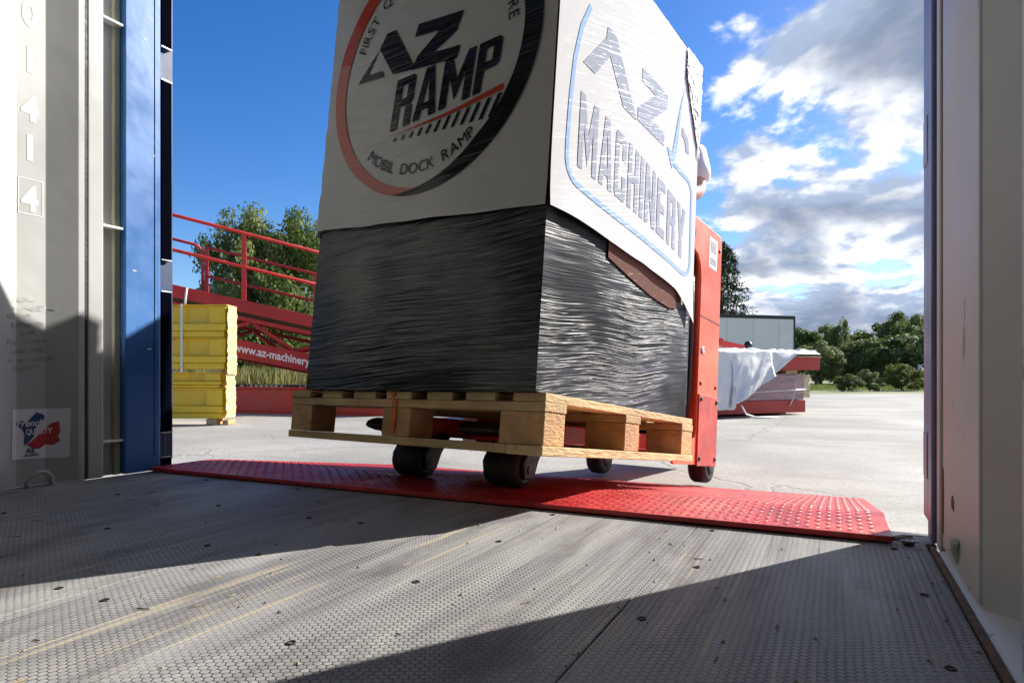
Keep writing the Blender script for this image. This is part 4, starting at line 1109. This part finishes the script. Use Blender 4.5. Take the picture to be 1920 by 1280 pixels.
tree('broadleaf_tree', 'tall leafy tree behind the red ramp, right top beside the load', 'tree', ground_at(553, 18.2), 5.25, 1.75, 'near', G1, low=.05, rot=2.1)
tree('broadleaf_tree', 'lower dark tree at the left behind the handrail of the red ramp', 'tree', ground_at(380, 19.5), 2.9, 1.3, 'dark', G1, low=.03, rot=1)
tree('broadleaf_tree', 'low tree filling the gap under the two tall tops', 'tree', ground_at(500, 16.8), 3.3, 1.5, 'mid', G1, low=.0, rot=3)
G2 = 'trees along the far side of the yard'
spec = [(1462, 46, 4.6, 1.9, 'dark', 'dark tree just right of the trailer corner'),
 (1502, 44, 4.0, 1.7, 'dark', 'dark rounded tree second from the trailer'),
 (1538, 47, 4.4, 1.7, 'mid', 'mid green tree above the end of the red stack'),
 (1570, 45, 4.75, 1.3, 'mid', 'narrow taller tree standing out of the far tree line'),
 (1600, 50, 4.0, 2.0, 'dark', 'low dark tree in the dip of the far tree line'),
 (1650, 47, 4.5, 2.3, 'olive', 'olive green tree right of the dip in the far tree line'),
 (1700, 44, 5.0, 2.4, 'olive', 'large olive tree near the right post'),
 (1745, 40, 5.1, 2.2, 'mid', 'tall green tree partly hidden by the right post'),
 (1530, 37, 2.6, 1.7, 'olive', 'pale low tree just behind the red stack end'),
 (1625, 38, 2.9, 2.0, 'dark', 'dark shrubby tree under the tree line in the middle'),
 (1690, 36, 3.0, 2.0, 'dark', 'dark shrubby tree behind the bright bush'),
 (1575, 39, 2.5, 1.7, 'mid', 'green shrubby tree left of the dark shrubby ones'),
 (1745, 34, 2.8, 1.6, 'dark', 'dark shrub mass beside the right post')]
for k, (u, dpt, h, r, key, lab) in enumerate(spec):
    tree('broadleaf_tree', lab, 'tree', ground_at(u, dpt), h, r, key, G2, low=.0, rot=k*1.3)
tree('broadleaf_tree', 'small rounded treetop showing above the trailer roof', 'tree', ground_at(1448, 52), 5.2, 1.5, 'mid', G2, low=.1, rot=.7)
G3 = 'bushes along the yard edge'
for k, (u, dpt, h, r, key, lab) in enumerate([(1590, 23.0, .62, .55, 'olive', 'small grey green bush at the yard edge'), (1630, 23.5, .78, .60, 'olive', 'olive bush at the yard edge between two others'),
        (1690, 23.8, 1.02, .85, 'bright', 'bright green bush at the yard edge, the largest'), (1722, 24.2, .78, .6, 'bright', 'bright green bush at the yard edge beside the right post')]):
    tree('bush', lab, 'bush', ground_at(u, dpt), h, r, key, G3, low=-.1, rot=k*2.2)
# conifer behind the trailer
e = tag(empty('pine_tree', ground_at(1350, 36)), 'dark conifer rising behind the trailer beside the truck', 'tree')
b = MB(); rnd = random.Random(5)
MB().tube([(0, 0, 0), (.05, 0, 4), (0, .04, 7.8)], [.22, .14, .03], 8).build('trunk', M_bark, e)
for lv in range(34):
    z = 1.2+6.6*lv/33; R_ = 2.7*(1-(z/8.3))**.7+.25
    for k in range(9):
        a = rnd.uniform(0, 6.28); rl = R_*rnd.uniform(.65, 1.1)
        for i in range(44):
            t = rnd.random()**.7; w = .30*(1-t*.5)
            q = Vector((cos(a)*rl*t, sin(a)*rl*t, z+.25*t-.55*t*t)) + Vector((rnd.gauss(0, w*.35), rnd.gauss(0, w*.35), rnd.gauss(-.03, .07)))
            dd = Vector((rnd.gauss(0, 1), rnd.gauss(0, 1), rnd.gauss(0, .5))).normalized(); s = .10; c = dd.orthogonal().normalized()*s*.35
            b.add([q-dd*s, q+c, q+dd*s, q-c], [(0, 1, 2, 3)])
me = bpy.data.meshes.new('crown'); me.from_pydata(b.v, [], b.f); me.materials.append(L_pine); mesh_obj('crown', me, e)
# tall grass behind the ramp and the lawn strip at the yard edge
def grass(name, label, n, fn, h, m):
    b = MB(); rnd = random.Random(3)
    for i in range(n):
        p = fn(rnd)
        if p is None: continue
        hh = h*rnd.uniform(.45, 1.1); a = rnd.uniform(0, 6.28); w = .012*hh/.6+.004; ln = rnd.uniform(-.2, .2)*hh; lm = rnd.uniform(-.2, .2)*hh
        dx, dy = cos(a)*w, sin(a)*w
        b.add([(p.x-dx, p.y-dy, GZ-.01), (p.x+dx, p.y+dy, GZ-.01), (p.x+ln*.4, p.y+lm*.4, GZ+hh*.6), (p.x+ln, p.y+lm, GZ+hh)], [(0, 1, 2), (0, 2, 3)] if False else [(0, 1, 2), (2, 3, 0)])
    me = bpy.data.meshes.new(name); me.from_pydata(b.v, [], b.f); me.materials.append(m); me.update()
    tag(mesh_obj(name, me), label, 'grass', kind='stuff')
grass('tall_grass', 'tall dry grass growing behind the red ramp', 9000, lambda r: ground_at(r.uniform(150, 760), r.uniform(12.2, 16.5)), .72, L_grass)
grass('verge_grass', 'short green grass along the far edge of the yard', 9000, lambda r: ground_at(r.uniform(1400, 1800), r.uniform(23.3, 34)), .16, L_lawn)
# small metal frame near the right post
e = tag(empty('metal_barrier', ground_at(1737, 24.0)), 'thin white metal barrier frame beside the right post at the yard edge', 'barrier')
MB().tube([(-.25, 0, 0), (-.25, 0, .95)], .02, 8).build('post', M_steel, e)
MB().tube([(-.25, 0, .93), (.35, .1, .95)], .02, 8).build('top_bar', M_steel, e)
MB().tube([(-.22, 0, .9), (.12, .05, .45)], .025, 8).build('brace', M_strap, e)
MB().tube([(.35, .1, 0), (.35, .1, .95)], .02, 8).build('post', M_steel, e)

# loose straw and grit on the container floor
b = MB(); rnd = random.Random(21)
for i in range(46):
    x = rnd.uniform(-1.9, .1); y = rnd.uniform(.35, 1.45); a = rnd.gauss(.5, .8); L = rnd.uniform(.006, .03); w = .0009
    dx, dy = sin(a)*L/2, cos(a)*L/2; ex, ey = cos(a)*w, -sin(a)*w; z = .0010
    b.add([(x-dx-ex, y-dy-ey, z), (x+dx-ex, y+dy-ey, z), (x+dx+ex, y+dy+ey, z), (x-dx+ex, y-dy+ey, z), (x-dx, y-dy, z+.0014), (x+dx, y+dy, z+.0014)], [(0, 1, 5, 4), (1, 2, 5), (2, 3, 4, 5), (3, 0, 4), (3, 2, 1, 0)])
for i in range(260):
    x = rnd.uniform(-2.1, .15); y = rnd.uniform(.3, 1.5)
    if rnd.random() < .35: x = rnd.choice((-1.046, -.274, .15))+rnd.gauss(0, .01)
    r = rnd.uniform(.0008, .0028); z = .0009
    b.add([(x-r, y-r*.6, z), (x+r*.9, y-r, z), (x+r, y+r*.7, z), (x-r*.7, y+r, z), (x, y, z+r)], [(0, 1, 4), (1, 2, 4), (2, 3, 4), (3, 0, 4)])
tag(b.build('floor_debris', mat('straw_and_grit', (.30, .23, .13), .8, var=.5, vscale=60)), 'bits of straw and grit scattered on the container floor', 'debris', kind='stuff')
